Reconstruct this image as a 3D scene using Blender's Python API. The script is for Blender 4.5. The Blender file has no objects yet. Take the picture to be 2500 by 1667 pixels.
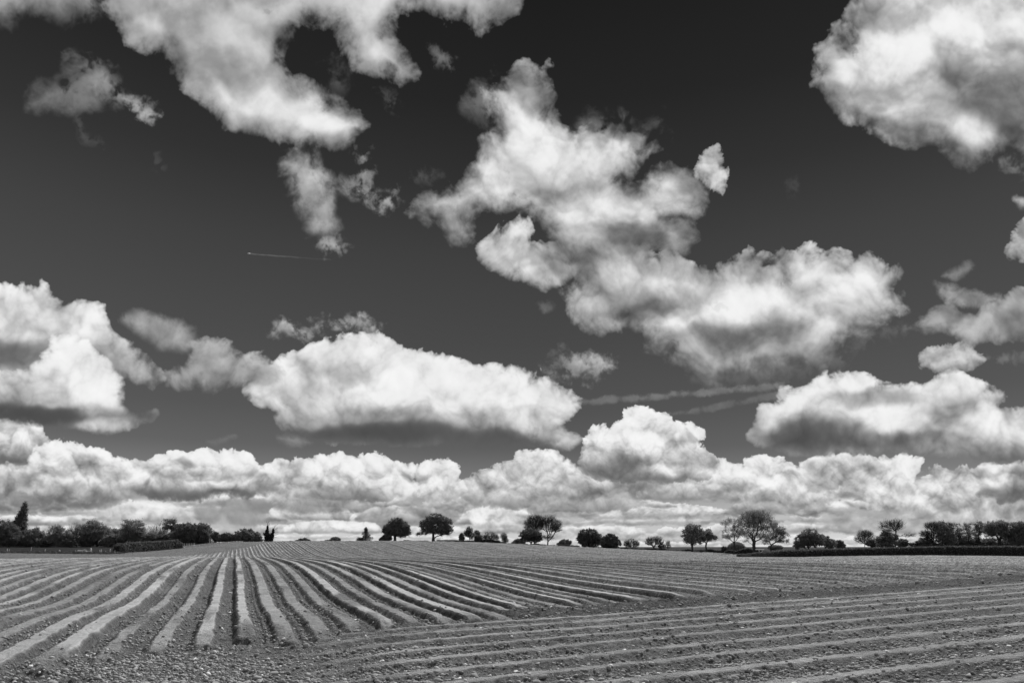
import bpy, math, random
import numpy as np
# ---------------------------------------------------------------- camera, world, sun, exposure
scene = bpy.context.scene
COL = scene.collection
FPX = 1667.0; PXC = 1250.0; PYH = 1334.0; EYE = 1.8      # focal length, centre column, eye-level row (2500 px wide frame)
cam = bpy.data.cameras.new('camera'); camo = bpy.data.objects.new('camera', cam); COL.objects.link(camo)
cam.sensor_width = 36; cam.lens = 24.0; cam.shift_y = (PYH-833.5)/2500.0
cam.clip_start = 0.1; cam.clip_end = 40000
camo.location = (0, 0, EYE); camo.rotation_euler = (math.radians(90), 0, 0)
scene.camera = camo
SUN_AZ, SUN_EL = 20.0, 46.0
sun = bpy.data.lights.new('sun', 'SUN'); suno = bpy.data.objects.new('sun', sun); COL.objects.link(suno)
sun.energy = 4.6; sun.angle = math.radians(0.53); sun.color = (1, 1, 1)
suno.rotation_euler = (math.radians(90-SUN_EL), 0, math.radians(180-SUN_AZ))
suno.location = (0, 0, 60)
scene.view_settings.view_transform = 'Standard'; scene.view_settings.look = 'None'
scene.view_settings.exposure = 0; scene.view_settings.gamma = 1
scene.render.engine = 'CYCLES'
scene.cycles.max_bounces = 4; scene.cycles.diffuse_bounces = 2

# ---- SKY CLOUDS (numpy) : the cloud picture is a function of azimuth and elevation ----
YH = 1255.0; XC = 1176.0; FD = 1568.0      # horizon row, centre column and focal length of the 2352 px wide frame
_rs = np.random.RandomState(7)
_P = _rs.permutation(4096).astype(np.int32)
_V = _rs.rand(4096).astype(np.float32)
_V2 = _rs.rand(4096).astype(np.float32)
def _h(xi, yi, T=_V):
    return T[_P[(_P[xi & 4095] + yi) & 4095]]
def vnoise(x, y, seed=0):
    x = x + seed*17.13; y = y + seed*9.71
    xi = np.floor(x).astype(np.int32); yi = np.floor(y).astype(np.int32)
    fx = (x-xi).astype(np.float32); fy = (y-yi).astype(np.float32)
    fx = fx*fx*fx*(fx*(fx*6-15)+10); fy = fy*fy*fy*(fy*(fy*6-15)+10)
    a = _h(xi, yi); b = _h(xi+1, yi); c = _h(xi, yi+1); d = _h(xi+1, yi+1)
    return a+(b-a)*fx+(c-a)*fy+(a-b-c+d)*fx*fy
def fbm(x, y, s, octs=5, seed=0, gain=0.5, rot=0.6):
    x = x/s; y = y/s; t = 0; a = 1.0; n = 0
    cr, sr = math.cos(rot), math.sin(rot)
    for k in range(octs):
        t = t+a*vnoise(x, y, seed+k*3); n += a; a *= gain
        x, y = (x*cr-y*sr)*2.03, (x*sr+y*cr)*2.03
    return t/n-0.5
def worley(x, y, seed=0):
    x = x+seed*13.7; y = y+seed*5.3
    xi = np.floor(x).astype(np.int32); yi = np.floor(y).astype(np.int32)
    fx = (x-xi).astype(np.float32); fy = (y-yi).astype(np.float32)
    m = np.full(fx.shape, 9.0, np.float32)
    for dx in (-1, 0, 1):
        for dy in (-1, 0, 1):
            px = _h(xi+dx, yi+dy)+dx-fx; py = _h(xi+dx, yi+dy, _V2)+dy-fy
            np.minimum(m, px*px+py*py, out=m)
    return 1-np.clip(m, 0, 1.2)
def sstep(a, b, x):
    t = np.clip((x-a)/(b-a), 0, 1); return t*t*(3-2*t)
def sdf(P, X, Y):
    d = np.full(X.shape, 1e12, np.float32); inside = np.zeros(X.shape, bool)
    n = len(P)
    for i in range(n):
        x0, y0 = P[i]; x1, y1 = P[(i+1) % n]
        ex, ey = x1-x0, y1-y0; L = ex*ex+ey*ey+1e-6
        wx = X-x0; wy = Y-y0
        t = np.clip((wx*ex+wy*ey)/L, 0, 1)
        dx = wx-ex*t; dy = wy-ey*t
        np.minimum(d, dx*dx+dy*dy, out=d)
        if y0 != y1:
            c = ((Y >= y0) != (Y >= y1)) & (X < x0+(Y-y0)*ex/ey)
            inside ^= c
    d = np.sqrt(d)
    return np.where(inside, d, -d)

# each cloud: outline, edge softness, edge noise, opacity, top value, base value, puffiness, relief scale, light and dark patches (x, y, rx, ry, value, weight)
CL = []
def C(P, soft=7, amp=22, op=1.0, top=225, base=120, puff=1.0, sc=1.0, sh=(), rim=10, thin=0.0, bpow=1.6):
    CL.append((P, soft, amp, op, top, base, puff, sc, sh, rim, thin, bpow))
# far layers near the horizon
_r2 = np.random.RandomState(21)
def band(yb, x0, x1, w, hgt, top, base, dens):
    x = x0
    while x < x1:
        ww = w*(0.5+_r2.rand()*1.1); hh = hgt*(0.6+0.8*_r2.rand()); y = yb+(_r2.rand()-.5)*hgt*.7
        n = 7; pts = []
        for i in range(n+1):
            u = i/n; pts.append((x+u*ww, y-hh*(math.sin(math.pi*min(1, max(0, u)))**.6)*(0.55+0.6*_r2.rand())))
        pts.append((x+ww*1.05, y)); pts.append((x-ww*.05, y))
        dv = (_r2.rand()-.5)*44
        C(pts, soft=3.0, amp=8, op=0.95, top=top+dv, base=base+dv, puff=1.0, sc=.3, rim=16, bpow=1.5)
        x += ww*dens*(0.7+.6*_r2.rand())
band(1251, -60, 2400, 200, 9, 222, 180, .8)
band(1240, -60, 2400, 200, 15, 232, 168, .8)
band(1226, -60, 2400, 210, 22, 238, 158, .8)
band(1206, -60, 2400, 220, 30, 240, 148, .85)
band(1180, -60, 2400, 270, 38, 236, 132, .85)
band(1156, -60, 2400, 300, 40, 225, 128, .9)
C([(440,1165),(480,1150),(560,1146),(640,1150),(630,1172),(600,1195),(570,1218),(500,1212),(450,1190)], soft=10, amp=12, op=.97, top=158, base=186, puff=.1, sc=.5, rim=0)
C([(1880,1180),(2000,1170),(2200,1172),(2420,1165),(2420,1225),(2200,1232),(2000,1228),(1900,1210)], soft=16, amp=16, op=.7, top=172, base=186, puff=.2, sc=.5, rim=0)
C([(622,1175),(640,1163),(690,1160),(740,1166),(790,1162),(806,1178),(800,1190),(720,1193),(640,1190)], soft=3, amp=7, top=232, base=140, sc=.4, bpow=2)
C([(820,1190),(840,1172),(900,1165),(980,1168),(1050,1176),(1056,1192),(960,1198),(860,1197)], soft=4, amp=7, top=190, base=128, sc=.4, bpow=1)
C([(640,1215),(680,1200),(740,1196),(800,1200),(860,1204),(870,1216),(760,1222),(660,1222)], soft=3, amp=6, top=236, base=158, sc=.4, bpow=2)
# named far clouds
C([(2060,1110),(2150,1080),(2240,1085),(2420,1080),(2420,1190),(2200,1185),(2050,1170)], soft=14, amp=18, top=190, base=175, sc=.5)
C([(180,1185),(220,1160),(280,1150),(340,1148),(400,1156),(440,1172),(450,1195),(300,1200)], soft=7, amp=10, op=.85, top=228, base=180, sc=.4)
C([(1070,1188),(1090,1172),(1110,1165),(1135,1160),(1170,1172),(1190,1185),(1180,1205),(1120,1212)], soft=5, amp=10, top=240, base=180, sc=.4)
C([(-50,1112),(60,1110),(160,1120),(260,1130),(292,1148),(240,1166),(100,1160),(-50,1152)], soft=6, amp=8, top=150, base=112, sc=.5)
C([(600,1130),(650,1112),(720,1120),(800,1135),(820,1160),(780,1172),(700,1176),(640,1168)], soft=6, amp=8, top=190, base=120, sc=.5)
C([(1050,1112),(1080,1100),(1100,1085),(1130,1075),(1160,1058),(1200,1040),(1250,1035),(1290,1045),(1330,1070),(1400,1100),(1460,1130),(1480,1160),(1400,1168),(1250,1175),(1150,1158),(1070,1145)], soft=6, amp=16, top=205, base=140, sc=.5,
  sh=[(1230,1060,60,20,225,2),(1160,1100,40,20,200,1),(1350,1130,80,15,150,2)])
C([(-50,968),(0,970),(60,972),(90,980),(108,1010),(118,1045),(100,1070),(0,1072),(-50,1072)], soft=5, amp=14, top=215, base=110, sc=.5, sh=[(20,1060,70,10,110,3),(40,1000,50,20,225,1)])
C([(90,1025),(140,1018),(190,1028),(240,1032),(258,1055),(300,1065),(330,1062),(400,1090),(520,1105),(560,1120),(400,1136),(200,1146),(50,1125),(-50,1115),(-50,1068),(60,1062)], soft=5, amp=14, top=245, base=140, sc=.5,
  sh=[(210,1060,50,14,165,2),(200,1035,70,10,245,2),(60,1095,90,14,150,2),(270,1100,70,14,215,2),(180,1125,120,12,165,2)])
C([(330,1062),(360,1045),(400,1034),(440,1045),(480,1035),(540,1038),(575,1050),(592,1070),(610,1082),(640,1100),(625,1125),(560,1140),(450,1148),(350,1140),(300,1120),(310,1085)], soft=4, amp=13, top=255, base=105, sc=.5,
  sh=[(430,1070,60,10,185,2.5),(540,1055,45,14,252,3),(430,1100,90,10,215,2),(400,1045,40,9,245,2),(450,1138,160,9,105,5)])
C([(600,1070),(640,1060),(700,1055),(745,1045),(790,1045),(830,1055),(865,1042),(900,1060),(945,1072),(950,1105),(985,1125),(900,1140),(800,1152),(740,1146),(700,1122),(650,1100),(610,1085)], soft=4, amp=13, top=252, base=125, sc=.5,
  sh=[(820,1065,60,16,250,2),(650,1075,35,10,180,2),(760,1138,90,9,125,4),(780,1095,70,14,205,1.5)])
C([(950,1078),(985,1062),(1030,1058),(1050,1070),(1055,1100),(1068,1130),(1030,1147),(980,1147),(955,1115)], soft=4, amp=12, top=245, base=165, sc=.5)
C([(880,1125),(900,1108),(925,1100),(950,1108),(958,1130),(930,1140),(895,1140)], soft=5, amp=10, op=.8, top=245, base=205, sc=.4)
C([(1700,1135),(1720,1062),(1750,1048),(1800,1060),(1850,1085),(1890,1120),(1920,1140),(1880,1168),(1760,1172),(1690,1160)], soft=5, amp=14, top=242, base=150, sc=.5, sh=[(1780,1100,50,20,225,1)])
C([(1560,1110),(1600,1078),(1640,1052),(1690,1068),(1740,1090),(1742,1112),(1700,1130),(1560,1142),(1400,1132),(1340,1100)], soft=5, amp=12, top=235, base=135, sc=.5, sh=[(1500,1122,120,10,135,3),(1690,1080,30,12,245,2),(1580,1085,50,12,225,2)])
C([(2010,1055),(2080,1046),(2118,1055),(2108,1085),(2092,1110),(2120,1140),(2160,1160),(2080,1172),(1990,1160),(1990,1120)], soft=4, amp=12, top=250, base=175, sc=.5)
C([(1838,1062),(1900,1050),(1950,1042),(2010,1055),(2042,1082),(2035,1108),(1970,1124),(1890,1118),(1850,1090)], soft=4, amp=12, top=205, base=165, sc=.5, rim=50, sh=[(1930,1085,70,22,168,3)])
C([(2232,1078),(2270,1068),(2352,1066),(2420,1066),(2420,1148),(2300,1148),(2248,1132),(2252,1100)], soft=4, amp=12, top=230, base=105, sc=.5, sh=[(2290,1090,20,20,235,2),(2350,1090,30,22,125,3),(2330,1135,70,12,115,4)])
C([(350,1092),(362,1074),(390,1066),(420,1070),(440,1084),(436,1096),(400,1100)], soft=5, amp=7, op=.8, top=188, base=150, sc=.4, rim=0)
C([(395,1100),(420,1080),(460,1074),(510,1080),(530,1096),(500,1102),(440,1103)], soft=4, amp=7, op=.9, top=230, base=138, sc=.4, bpow=2.5)
C([(402,1056),(420,1050),(448,1066),(446,1072),(420,1068)], soft=3, amp=5, op=.8, top=170, base=155, sc=.4, rim=0)
C([(620,1080),(640,1068),(672,1068),(692,1080),(690,1100),(650,1106),(622,1098)], soft=4, amp=7, op=.85, top=205, base=160, sc=.4)
C([(560,1088),(590,1082),(615,1090),(600,1098),(570,1096)], soft=4, amp=5, op=.7, top=160, base=150, sc=.4, rim=0)
C([(680,1136),(690,1116),(740,1108),(800,1112),(862,1130),(860,1142),(780,1146),(700,1144)], soft=5, amp=8, op=.9, top=185, base=112, sc=.4, rim=0)
C([(170,1060),(185,1046),(215,1044),(234,1056),(232,1074),(200,1078)], soft=5, amp=7, op=.75, top=178, base=160, sc=.4, rim=0)
C([(90,1098),(110,1080),(150,1078),(180,1092),(176,1112),(130,1118)], soft=4, amp=8, op=.85, top=212, base=150, sc=.4)
C([(1490,1128),(1540,1112),(1600,1108),(1680,1120),(1700,1138),(1600,1146),(1510,1144)], soft=5, amp=8, op=.85, top=200, base=128, sc=.4)
C([(1150,1140),(1190,1120),(1250,1112),(1310,1122),(1340,1142),(1260,1152),(1180,1150)], soft=5, amp=8, op=.85, top=205, base=140, sc=.4)
# the towering one right of centre
C([(1325,1065),(1345,1030),(1350,1002),(1385,980),(1400,988),(1422,968),(1440,950),(1480,943),(1520,955),(1555,975),(1575,978),(1592,978),(1612,990),(1600,1012),(1592,1030),(1620,1042),(1645,1062),(1640,1085),(1590,1100),(1500,1100),(1420,1102),(1360,1092),(1330,1078)], soft=4, amp=18, top=250, base=120, sc=.5,
  sh=[(1470,985,60,35,251,4),(1440,1065,35,18,115,5),(1400,1085,60,12,120,4),(1555,1035,30,18,165,1.5),(1580,1080,70,12,225,3),(1370,1030,30,25,190,1.5)])
# right cumulus bank
C([(1725,1000),(1745,962),(1750,940),(1790,930),(1810,895),(1850,884),(1870,870),(1920,862),(1970,855),(2010,870),(2030,875),(2060,882),(2100,885),(2150,870),(2190,860),(2215,880),(2250,892),(2310,895),(2315,912),(2300,935),(2330,940),(2380,935),(2420,940),(2420,1070),(2352,1064),(2250,1060),(2190,1052),(2100,1040),(2000,1034),(1900,1038),(1830,1038),(1770,1030),(1738,1015)], soft=6, amp=20, top=235, base=130, sc=.8,
  sh=[(1890,878,80,14,252,6),(1800,925,30,28,250,4),(1765,965,20,25,240,3),(2000,915,80,16,150,5),(1850,990,90,28,112,7),(2060,965,60,22,250,6),(1930,960,40,15,215,2),(2180,960,50,30,165,4),(2000,1015,110,14,135,4),(2280,960,60,25,215,2),(2340,1000,60,20,232,4),(2200,885,40,20,215,3),(2130,1030,60,16,170,3)])
# cumulus in the middle left
C([(555,900),(580,870),(605,850),(640,830),(670,815),(700,805),(735,790),(770,785),(800,775),(830,770),(870,778),(890,790),(910,805),(950,815),(990,820),(1030,830),(1060,845),(1090,855),(1110,858),(1150,845),(1190,838),(1225,850),(1230,870),(1260,875),(1290,895),(1320,912),(1305,940),(1285,955),(1275,980),(1300,1000),(1325,1010),(1300,1025),(1260,1022),(1200,1024),(1150,1030),(1100,1034),(1060,1028),(1035,1002),(1000,1008),(940,1020),(880,1017),(800,1012),(750,1002),(712,988),(680,980),(650,980),(635,960),(640,945),(610,930),(570,915)], soft=6, amp=22, top=232, base=150, sc=.8,
  sh=[(875,992,130,17,82,10),(880,958,160,20,158,4),(780,955,80,20,150,2),(720,960,40,20,165,2),(690,925,60,30,190,3),(780,870,80,35,200,3),(800,800,110,22,228,3),(960,875,70,45,254,9),(1060,900,60,40,252,6),(1210,890,60,35,252,7),(1140,1012,80,18,95,10),(1130,950,50,30,205,3),(1230,970,50,35,238,4),(630,930,20,12,235,3),(620,870,30,20,205,2)])
# left bank, upper then lower
C([(-60,660),(0,662),(45,667),(75,655),(100,656),(125,676),(150,692),(175,687),(205,700),(235,716),(243,740),(247,758),(270,776),(300,792),(340,820),(366,842),(378,872),(350,892),(310,882),(290,870),(220,880),(100,880),(-60,880)], soft=7, amp=18, top=232, base=170, sc=.8,
  sh=[(60,700,100,25,226,4),(180,730,60,25,232,4),(40,800,110,22,120,12),(170,780,60,16,195,3),(330,850,45,35,178,6),(30,760,60,20,200,2)])
C([(-60,850),(0,852),(60,856),(105,830),(122,777),(150,775),(185,797),(222,822),(260,840),(285,870),(292,900),(286,930),(302,945),(356,945),(342,965),(300,985),(250,992),(190,985),(120,974),(0,968),(-60,966)], soft=6, amp=15, top=248, base=105, sc=.8,
  sh=[(240,880,50,45,253,9),(165,820,40,30,244,3),(60,875,90,20,220,3),(20,950,140,15,76,16),(265,972,60,14,190,16),(230,940,40,12,170,8),(140,900,60,20,215,2)])
C([(380,850),(430,830),(455,800),(500,790),(540,800),(580,822),(620,825),(640,860),(600,890),(560,892),(520,888),(480,905),(450,882),(410,892),(385,886)], soft=12, amp=26, op=.93, top=190, base=165, puff=.7, sc=.8, rim=0, sh=[(520,860,60,30,190,2)])
C([(285,735),(330,727),(365,735),(400,745),(430,765),(448,795),(420,802),(380,797),(350,782),(330,760)], soft=12, amp=22, op=.85, top=185, base=185, puff=.5, sc=.8, rim=0)
C([(625,762),(650,745),(700,748),(740,735),(780,730),(820,724),(850,733),(870,755),(868,776),(840,752),(800,752),(770,757),(740,766),(700,774),(660,764)], soft=10, amp=16, op=.8, top=180, base=160, puff=.5, sc=.5, rim=0, thin=.4)
# right of centre, large and smoky
C([(1340,590),(1370,578),(1400,572),(1440,575),(1465,590),(1490,605),(1530,610),(1570,615),(1600,620),(1640,622),(1680,610),(1715,600),(1747,602),(1745,622),(1775,612),(1800,600),(1840,592),(1880,590),(1915,588),(1935,600),(1965,607),(1985,595),(2000,595),(2010,612),(2030,630),(2066,615),(2076,626),(2050,650),(2032,665),(2052,682),(2078,672),(2070,690),(2082,706),(2050,722),(2030,737),(2010,745),(1985,750),(2005,770),(1990,786),(1950,777),(1920,792),(1905,815),(1890,835),(1850,845),(1800,840),(1750,848),(1700,858),(1665,880),(1630,882),(1608,865),(1590,850),(1560,832),(1525,820),(1495,800),(1492,768),(1460,755),(1430,745),(1400,742),(1380,750),(1350,745),(1330,730),(1310,700),(1285,672),(1320,672),(1345,660),(1338,620)], soft=9, amp=26, top=208, base=160, sc=1, rim=0,
  sh=[(1630,660,60,35,244,5),(1700,690,50,45,252,7),(1560,730,40,20,244,4),(1860,625,70,20,250,6),(1960,640,40,25,235,3),(1960,700,60,30,250,7),(1830,660,60,25,205,4),(1500,700,60,30,182,4),(1400,660,50,40,205,3),(1720,775,110,30,150,12),(1620,800,60,30,170,4),(1880,760,60,25,200,4),(1780,815,80,22,182,5),(1790,730,50,20,205,2),(1370,700,40,30,165,3)])
C([(1105,595),(1120,567),(1150,545),(1160,512),(1190,495),(1216,502),(1215,535),(1190,555),(1215,575),(1240,568),(1272,566),(1300,590),(1312,620),(1290,650),(1255,666),(1225,652),(1190,640),(1150,630),(1125,612)], soft=9, amp=18, top=205, base=180, sc=.8, rim=0, sh=[(1190,600,60,25,218,2),(1190,515,25,18,215,2),(1270,620,35,30,185,2)])
C([(1075,250),(1085,222),(1120,195),(1150,180),(1150,250),(1130,300),(1105,280)], soft=14, amp=26, op=.6, top=165, base=150, puff=.3, sc=.8, rim=0, thin=.7)
C([(1290,330),(1340,290),(1370,262),(1410,268),(1450,290),(1490,295),(1525,305),(1530,340),(1480,350),(1400,330)], soft=14, amp=30, op=.7, top=150, base=150, puff=.3, sc=.8, rim=0, thin=.7)
C([(1130,215),(1150,185),(1185,165),(1215,155),(1245,165),(1262,190),(1265,220),(1262,245),(1280,265),(1285,290),(1300,322),(1340,312),(1370,302),(1400,290),(1430,285),(1450,300),(1475,322),(1508,324),(1518,340),(1490,346),(1475,362),(1470,385),(1455,402),(1440,420),(1465,422),(1490,400),(1515,385),(1545,383),(1570,392),(1585,415),(1607,432),(1612,455),(1600,480),(1575,490),(1540,495),(1515,500),(1545,505),(1575,517),(1582,545),(1575,577),(1545,572),(1510,560),(1480,570),(1450,577),(1420,577),(1400,582),(1370,582),(1345,602),(1310,582),(1280,560),(1268,530),(1240,508),(1218,500),(1180,487),(1150,480),(1120,470),(1090,475),(1075,490),(1062,505),(1068,527),(1045,540),(1030,515),(1015,490),(990,495),(975,508),(948,490),(960,465),(975,442),(1010,445),(1050,435),(1075,415),(1085,385),(1095,355),(1110,325),(1130,305),(1132,260)], soft=10, amp=24, top=200, base=172, sc=1, rim=0,
  sh=[(1200,260,40,60,222,3),(1190,190,40,25,180,3),(1210,380,80,35,250,10),(1320,370,70,30,245,6),(1400,340,40,25,215,3),(1150,440,50,25,215,3),(1010,470,50,25,205,3),(1240,460,70,22,178,7),(1350,460,60,20,205,3),(1510,430,50,30,222,5),(1430,490,70,22,225,4),(1560,450,30,25,210,2),(1330,500,40,15,232,3),(1350,550,50,25,180,4),(1470,540,60,25,150,5),(1550,540,30,20,195,3),(1440,390,30,20,190,2)])
C([(1605,375),(1625,345),(1645,338),(1655,360),(1665,385),(1662,410),(1658,436),(1640,430),(1620,425),(1603,405)], soft=9, amp=16, op=.93, top=195, base=210, puff=.6, sc=.5, rim=0)
# top left mass
C([(235,-80),(235,0),(262,40),(290,76),(330,96),(385,112),(400,140),(402,165),(430,190),(455,205),(475,230),(495,255),(520,275),(560,300),(600,298),(640,305),(690,318),(740,330),(790,333),(815,325),(825,310),(842,292),(830,275),(810,250),(785,238),(765,215),(750,195),(725,185),(700,178),(685,195),(665,200),(650,185),(645,165),(655,140),(660,110),(670,70),(690,55),(730,50),(765,50),(785,85),(800,115),(815,145),(850,168),(890,172),(925,188),(950,180),(950,155),(940,130),(925,110),(905,80),(905,50),(920,25),(960,22),(1000,40),(1060,50),(1110,62),(1140,50),(1165,30),(1200,0),(1200,-80)], soft=11, amp=20, top=200, base=210, puff=.35, sc=1, rim=0,
  sh=[(700,260,110,40,243,9),(580,245,60,35,236,4),(790,290,40,30,228,3),(480,60,170,60,194,8),(560,150,80,50,194,6),(850,130,60,40,226,4),(850,60,60,40,215,3),(1080,10,120,30,212,4),(300,30,60,40,214,3),(880,40,20,20,190,2)])
C([(735,150),(760,140),(790,160),(800,195),(780,215),(750,200)], soft=16, amp=24, op=.5, top=150, base=130, puff=.3, sc=.8, rim=0, thin=.5)
C([(-60,-40),(235,-40),(230,10),(200,22),(170,14),(140,30),(110,18),(60,10),(28,20),(20,42),(-60,30)], soft=18, amp=34, op=.85, top=180, base=170, puff=.3, sc=.8, rim=0, thin=.6)
C([(84,234),(118,206),(160,186),(182,150),(214,160),(236,192),(206,212),(218,236),(182,242),(140,226)], soft=12, amp=34, op=.68, top=150, base=175, puff=.2, sc=.8, rim=0, thin=.85)
C([(196,150),(240,162),(270,190),(296,226),(268,230),(236,204),(212,176)], soft=12, amp=28, op=.75, top=165, base=190, puff=.2, sc=.8, rim=0, thin=.8)
C([(286,226),(330,232),(374,262),(352,278),(318,262)], soft=9, amp=14, op=.8, top=185, base=195, puff=.3, sc=.5, rim=0, thin=.45)
C([(340,345),(362,352),(376,385),(362,392),(350,372)], soft=10, amp=12, op=.3, top=110, base=110, puff=.2, sc=.5, rim=0, thin=.8)
C([(172,262),(182,262),(200,310),(235,325),(230,338),(195,330),(175,290)], soft=12, amp=12, op=.28, top=120, base=120, puff=.2, sc=.5, rim=0, thin=.8)
C([(135,112),(160,118),(170,140),(150,135)], soft=12, amp=12, op=.35, top=130, base=130, puff=.2, sc=.5, rim=0, thin=.6)
C([(655,375),(700,356),(710,332),(720,360),(724,385),(745,405),(770,418),(800,416),(805,450),(772,456),(765,480),(768,520),(750,528),(725,525),(705,500),(690,475),(670,440),(666,400)], soft=9, amp=22, op=.95, top=172, base=186, puff=.6, sc=.8, rim=0, thin=.25, sh=[(720,455,35,35,190,2),(735,510,20,15,190,1)])
C([(725,548),(765,545),(798,560),(792,580),(765,575),(745,587),(735,565)], soft=9, amp=18, op=.75, top=175, base=175, puff=.3, sc=.5, rim=0, thin=.6)
C([(822,342),(846,345),(850,395),(862,440),(885,452),(910,438),(903,470),(880,484),(862,470),(850,447),(800,432),(826,400)], soft=10, amp=18, op=.75, top=160, base=175, puff=.4, sc=.5, rim=0, thin=.55)
C([(950,392),(985,385),(1005,400),(985,420),(960,412)], soft=12, amp=16, op=.4, top=110, base=110, puff=.2, sc=.5, rim=0, thin=.6)
C([(985,105),(1010,120),(1040,140),(1035,156),(1005,145)], soft=10, amp=14, op=.55, top=140, base=150, puff=.2, sc=.5, rim=0, thin=.6)
C([(870,205),(895,210),(915,235),(905,262),(885,245)], soft=12, amp=14, op=.4, top=110, base=110, puff=.2, sc=.5, rim=0, thin=.6)
C([(1240,700),(1262,692),(1268,706),(1250,716)], soft=7, amp=8, op=.6, top=120, base=120, puff=.2, sc=.5, rim=0, thin=.3)
C([(1805,420),(1830,412),(1838,440),(1820,462)], soft=10, amp=12, op=.3, top=100, base=100, puff=.2, sc=.5, rim=0, thin=.6)
# top right mass
C([(1992,-80),(2000,0),(1975,30),(1950,50),(1930,66),(1925,100),(1895,127),(1890,165),(1885,185),(1905,215),(1912,245),(1935,265),(1970,275),(2000,290),(2040,302),(2070,316),(2100,324),(2130,315),(2168,318),(2175,345),(2200,365),(2230,377),(2260,365),(2290,345),(2320,325),(2352,350),(2430,340),(2430,-80)], soft=9, amp=24, top=218, base=180, puff=.9, sc=1, rim=0,
  sh=[(2080,140,60,60,242,7),(2180,40,90,40,236,5),(2020,60,40,40,205,3),(2280,60,60,60,226,4),(2320,110,60,25,215,3),(2170,200,90,35,160,9),(2230,230,70,35,140,7),(2340,200,50,70,140,9),(1980,220,50,30,205,4),(2110,270,60,25,178,5),(2240,310,45,35,206,5),(2320,270,30,50,160,3),(2200,130,40,30,200,3)])
C([(2285,368),(2310,360),(2352,372),(2400,380),(2400,420),(2352,415),(2345,395)], soft=9, amp=16, op=.7, top=140, base=130, puff=.3, sc=.5, rim=0, thin=.5)
C([(2318,588),(2330,558),(2345,520),(2400,500),(2400,600),(2345,600)], soft=9, amp=16, op=.9, top=170, base=180, puff=.6, sc=.5, rim=0)
C([(2330,458),(2400,450),(2400,475),(2345,474)], soft=8, amp=10, op=.85, top=180, base=160, puff=.5, sc=.5, rim=0)
# small ones at the right
C([(2115,812),(2140,796),(2180,791),(2230,800),(2258,825),(2235,846),(2190,853),(2150,851),(2122,836)], soft=9, amp=13, op=.96, top=195, base=175, puff=.5, sc=.5, rim=0)
C([(2165,632),(2195,620),(2225,603),(2236,610),(2215,630),(2190,640)], soft=7, amp=10, op=.75, top=155, base=160, puff=.3, sc=.5, rim=0)
C([(2150,652),(2185,660),(2240,672),(2294,685),(2272,699),(2220,701),(2175,692)], soft=8, amp=14, op=.85, top=170, base=165, puff=.4, sc=.5, rim=0)
C([(2082,757),(2110,735),(2140,708),(2180,703),(2206,720),(2240,727),(2290,700),(2312,690),(2335,668),(2420,680),(2420,785),(2340,777),(2300,784),(2260,782),(2215,792),(2195,767),(2160,762),(2120,770)], soft=10, amp=20, op=.93, top=185, base=165, puff=.6, sc=.8, rim=0)
C([(2270,822),(2330,812),(2400,815),(2400,828),(2300,832)], soft=7, amp=10, op=.6, top=140, base=140, puff=.3, sc=.5, rim=0, thin=.3)
C([(1300,852),(1310,829),(1340,822),(1380,825),(1410,828),(1372,856),(1345,869),(1315,864)], soft=11, amp=20, op=.92, top=180, base=150, puff=.4, sc=.5, rim=0, thin=.3)
C([(1245,838),(1265,815),(1292,803),(1308,832),(1270,870),(1262,890),(1255,860)], soft=10, amp=18, op=.55, top=140, base=140, puff=.3, sc=.5, rim=0, thin=.5)
C([(1325,1010),(1300,1000),(1280,1020),(1310,1035)], soft=7, amp=10, op=.8, top=190, base=180, puff=.5, sc=.5, rim=0)
C([(640,1006),(665,998),(690,1010),(718,1016),(690,1022),(655,1016)], soft=6, amp=10, op=.6, top=150, base=140, puff=.3, sc=.5, rim=0)
C([(480,1014),(505,1008),(538,1000),(520,1012),(495,1022)], soft=5, amp=8, op=.35, top=150, base=140, puff=.3, sc=.5, rim=0)
C([(2080,755),(2000,772),(1930,850),(1800,872),(1620,880),(1590,872),(1700,850),(1850,830)], soft=16, amp=20, op=.35, top=130, base=120, puff=.3, sc=.5, rim=0, thin=.5)

C([(1310,920),(1400,912),(1500,905),(1640,892),(1800,880),(1800,892),(1660,903),(1500,917),(1400,924),(1315,930)], soft=9, amp=4.5, op=.38, top=165, base=145, puff=.1, sc=.4, rim=0, thin=.3)
C([(1520,950),(1600,936),(1700,918),(1810,893),(1830,905),(1740,925),(1640,942),(1540,956)], soft=9, amp=4, op=.36, top=150, base=140, puff=.1, sc=.4, rim=0, thin=.35)
C([(573,581),(640,586.4),(700,591.6),(700,593),(640,589),(573,583.6)], soft=1.4, amp=.2, op=.24, top=185, base=160, puff=.0, sc=.4, rim=0)

C([(700,591.2),(760,595.5),(762,599),(700,593.6)], soft=2.2, amp=.3, op=.16, top=150, base=140, puff=.0, sc=.4, rim=0)


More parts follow.
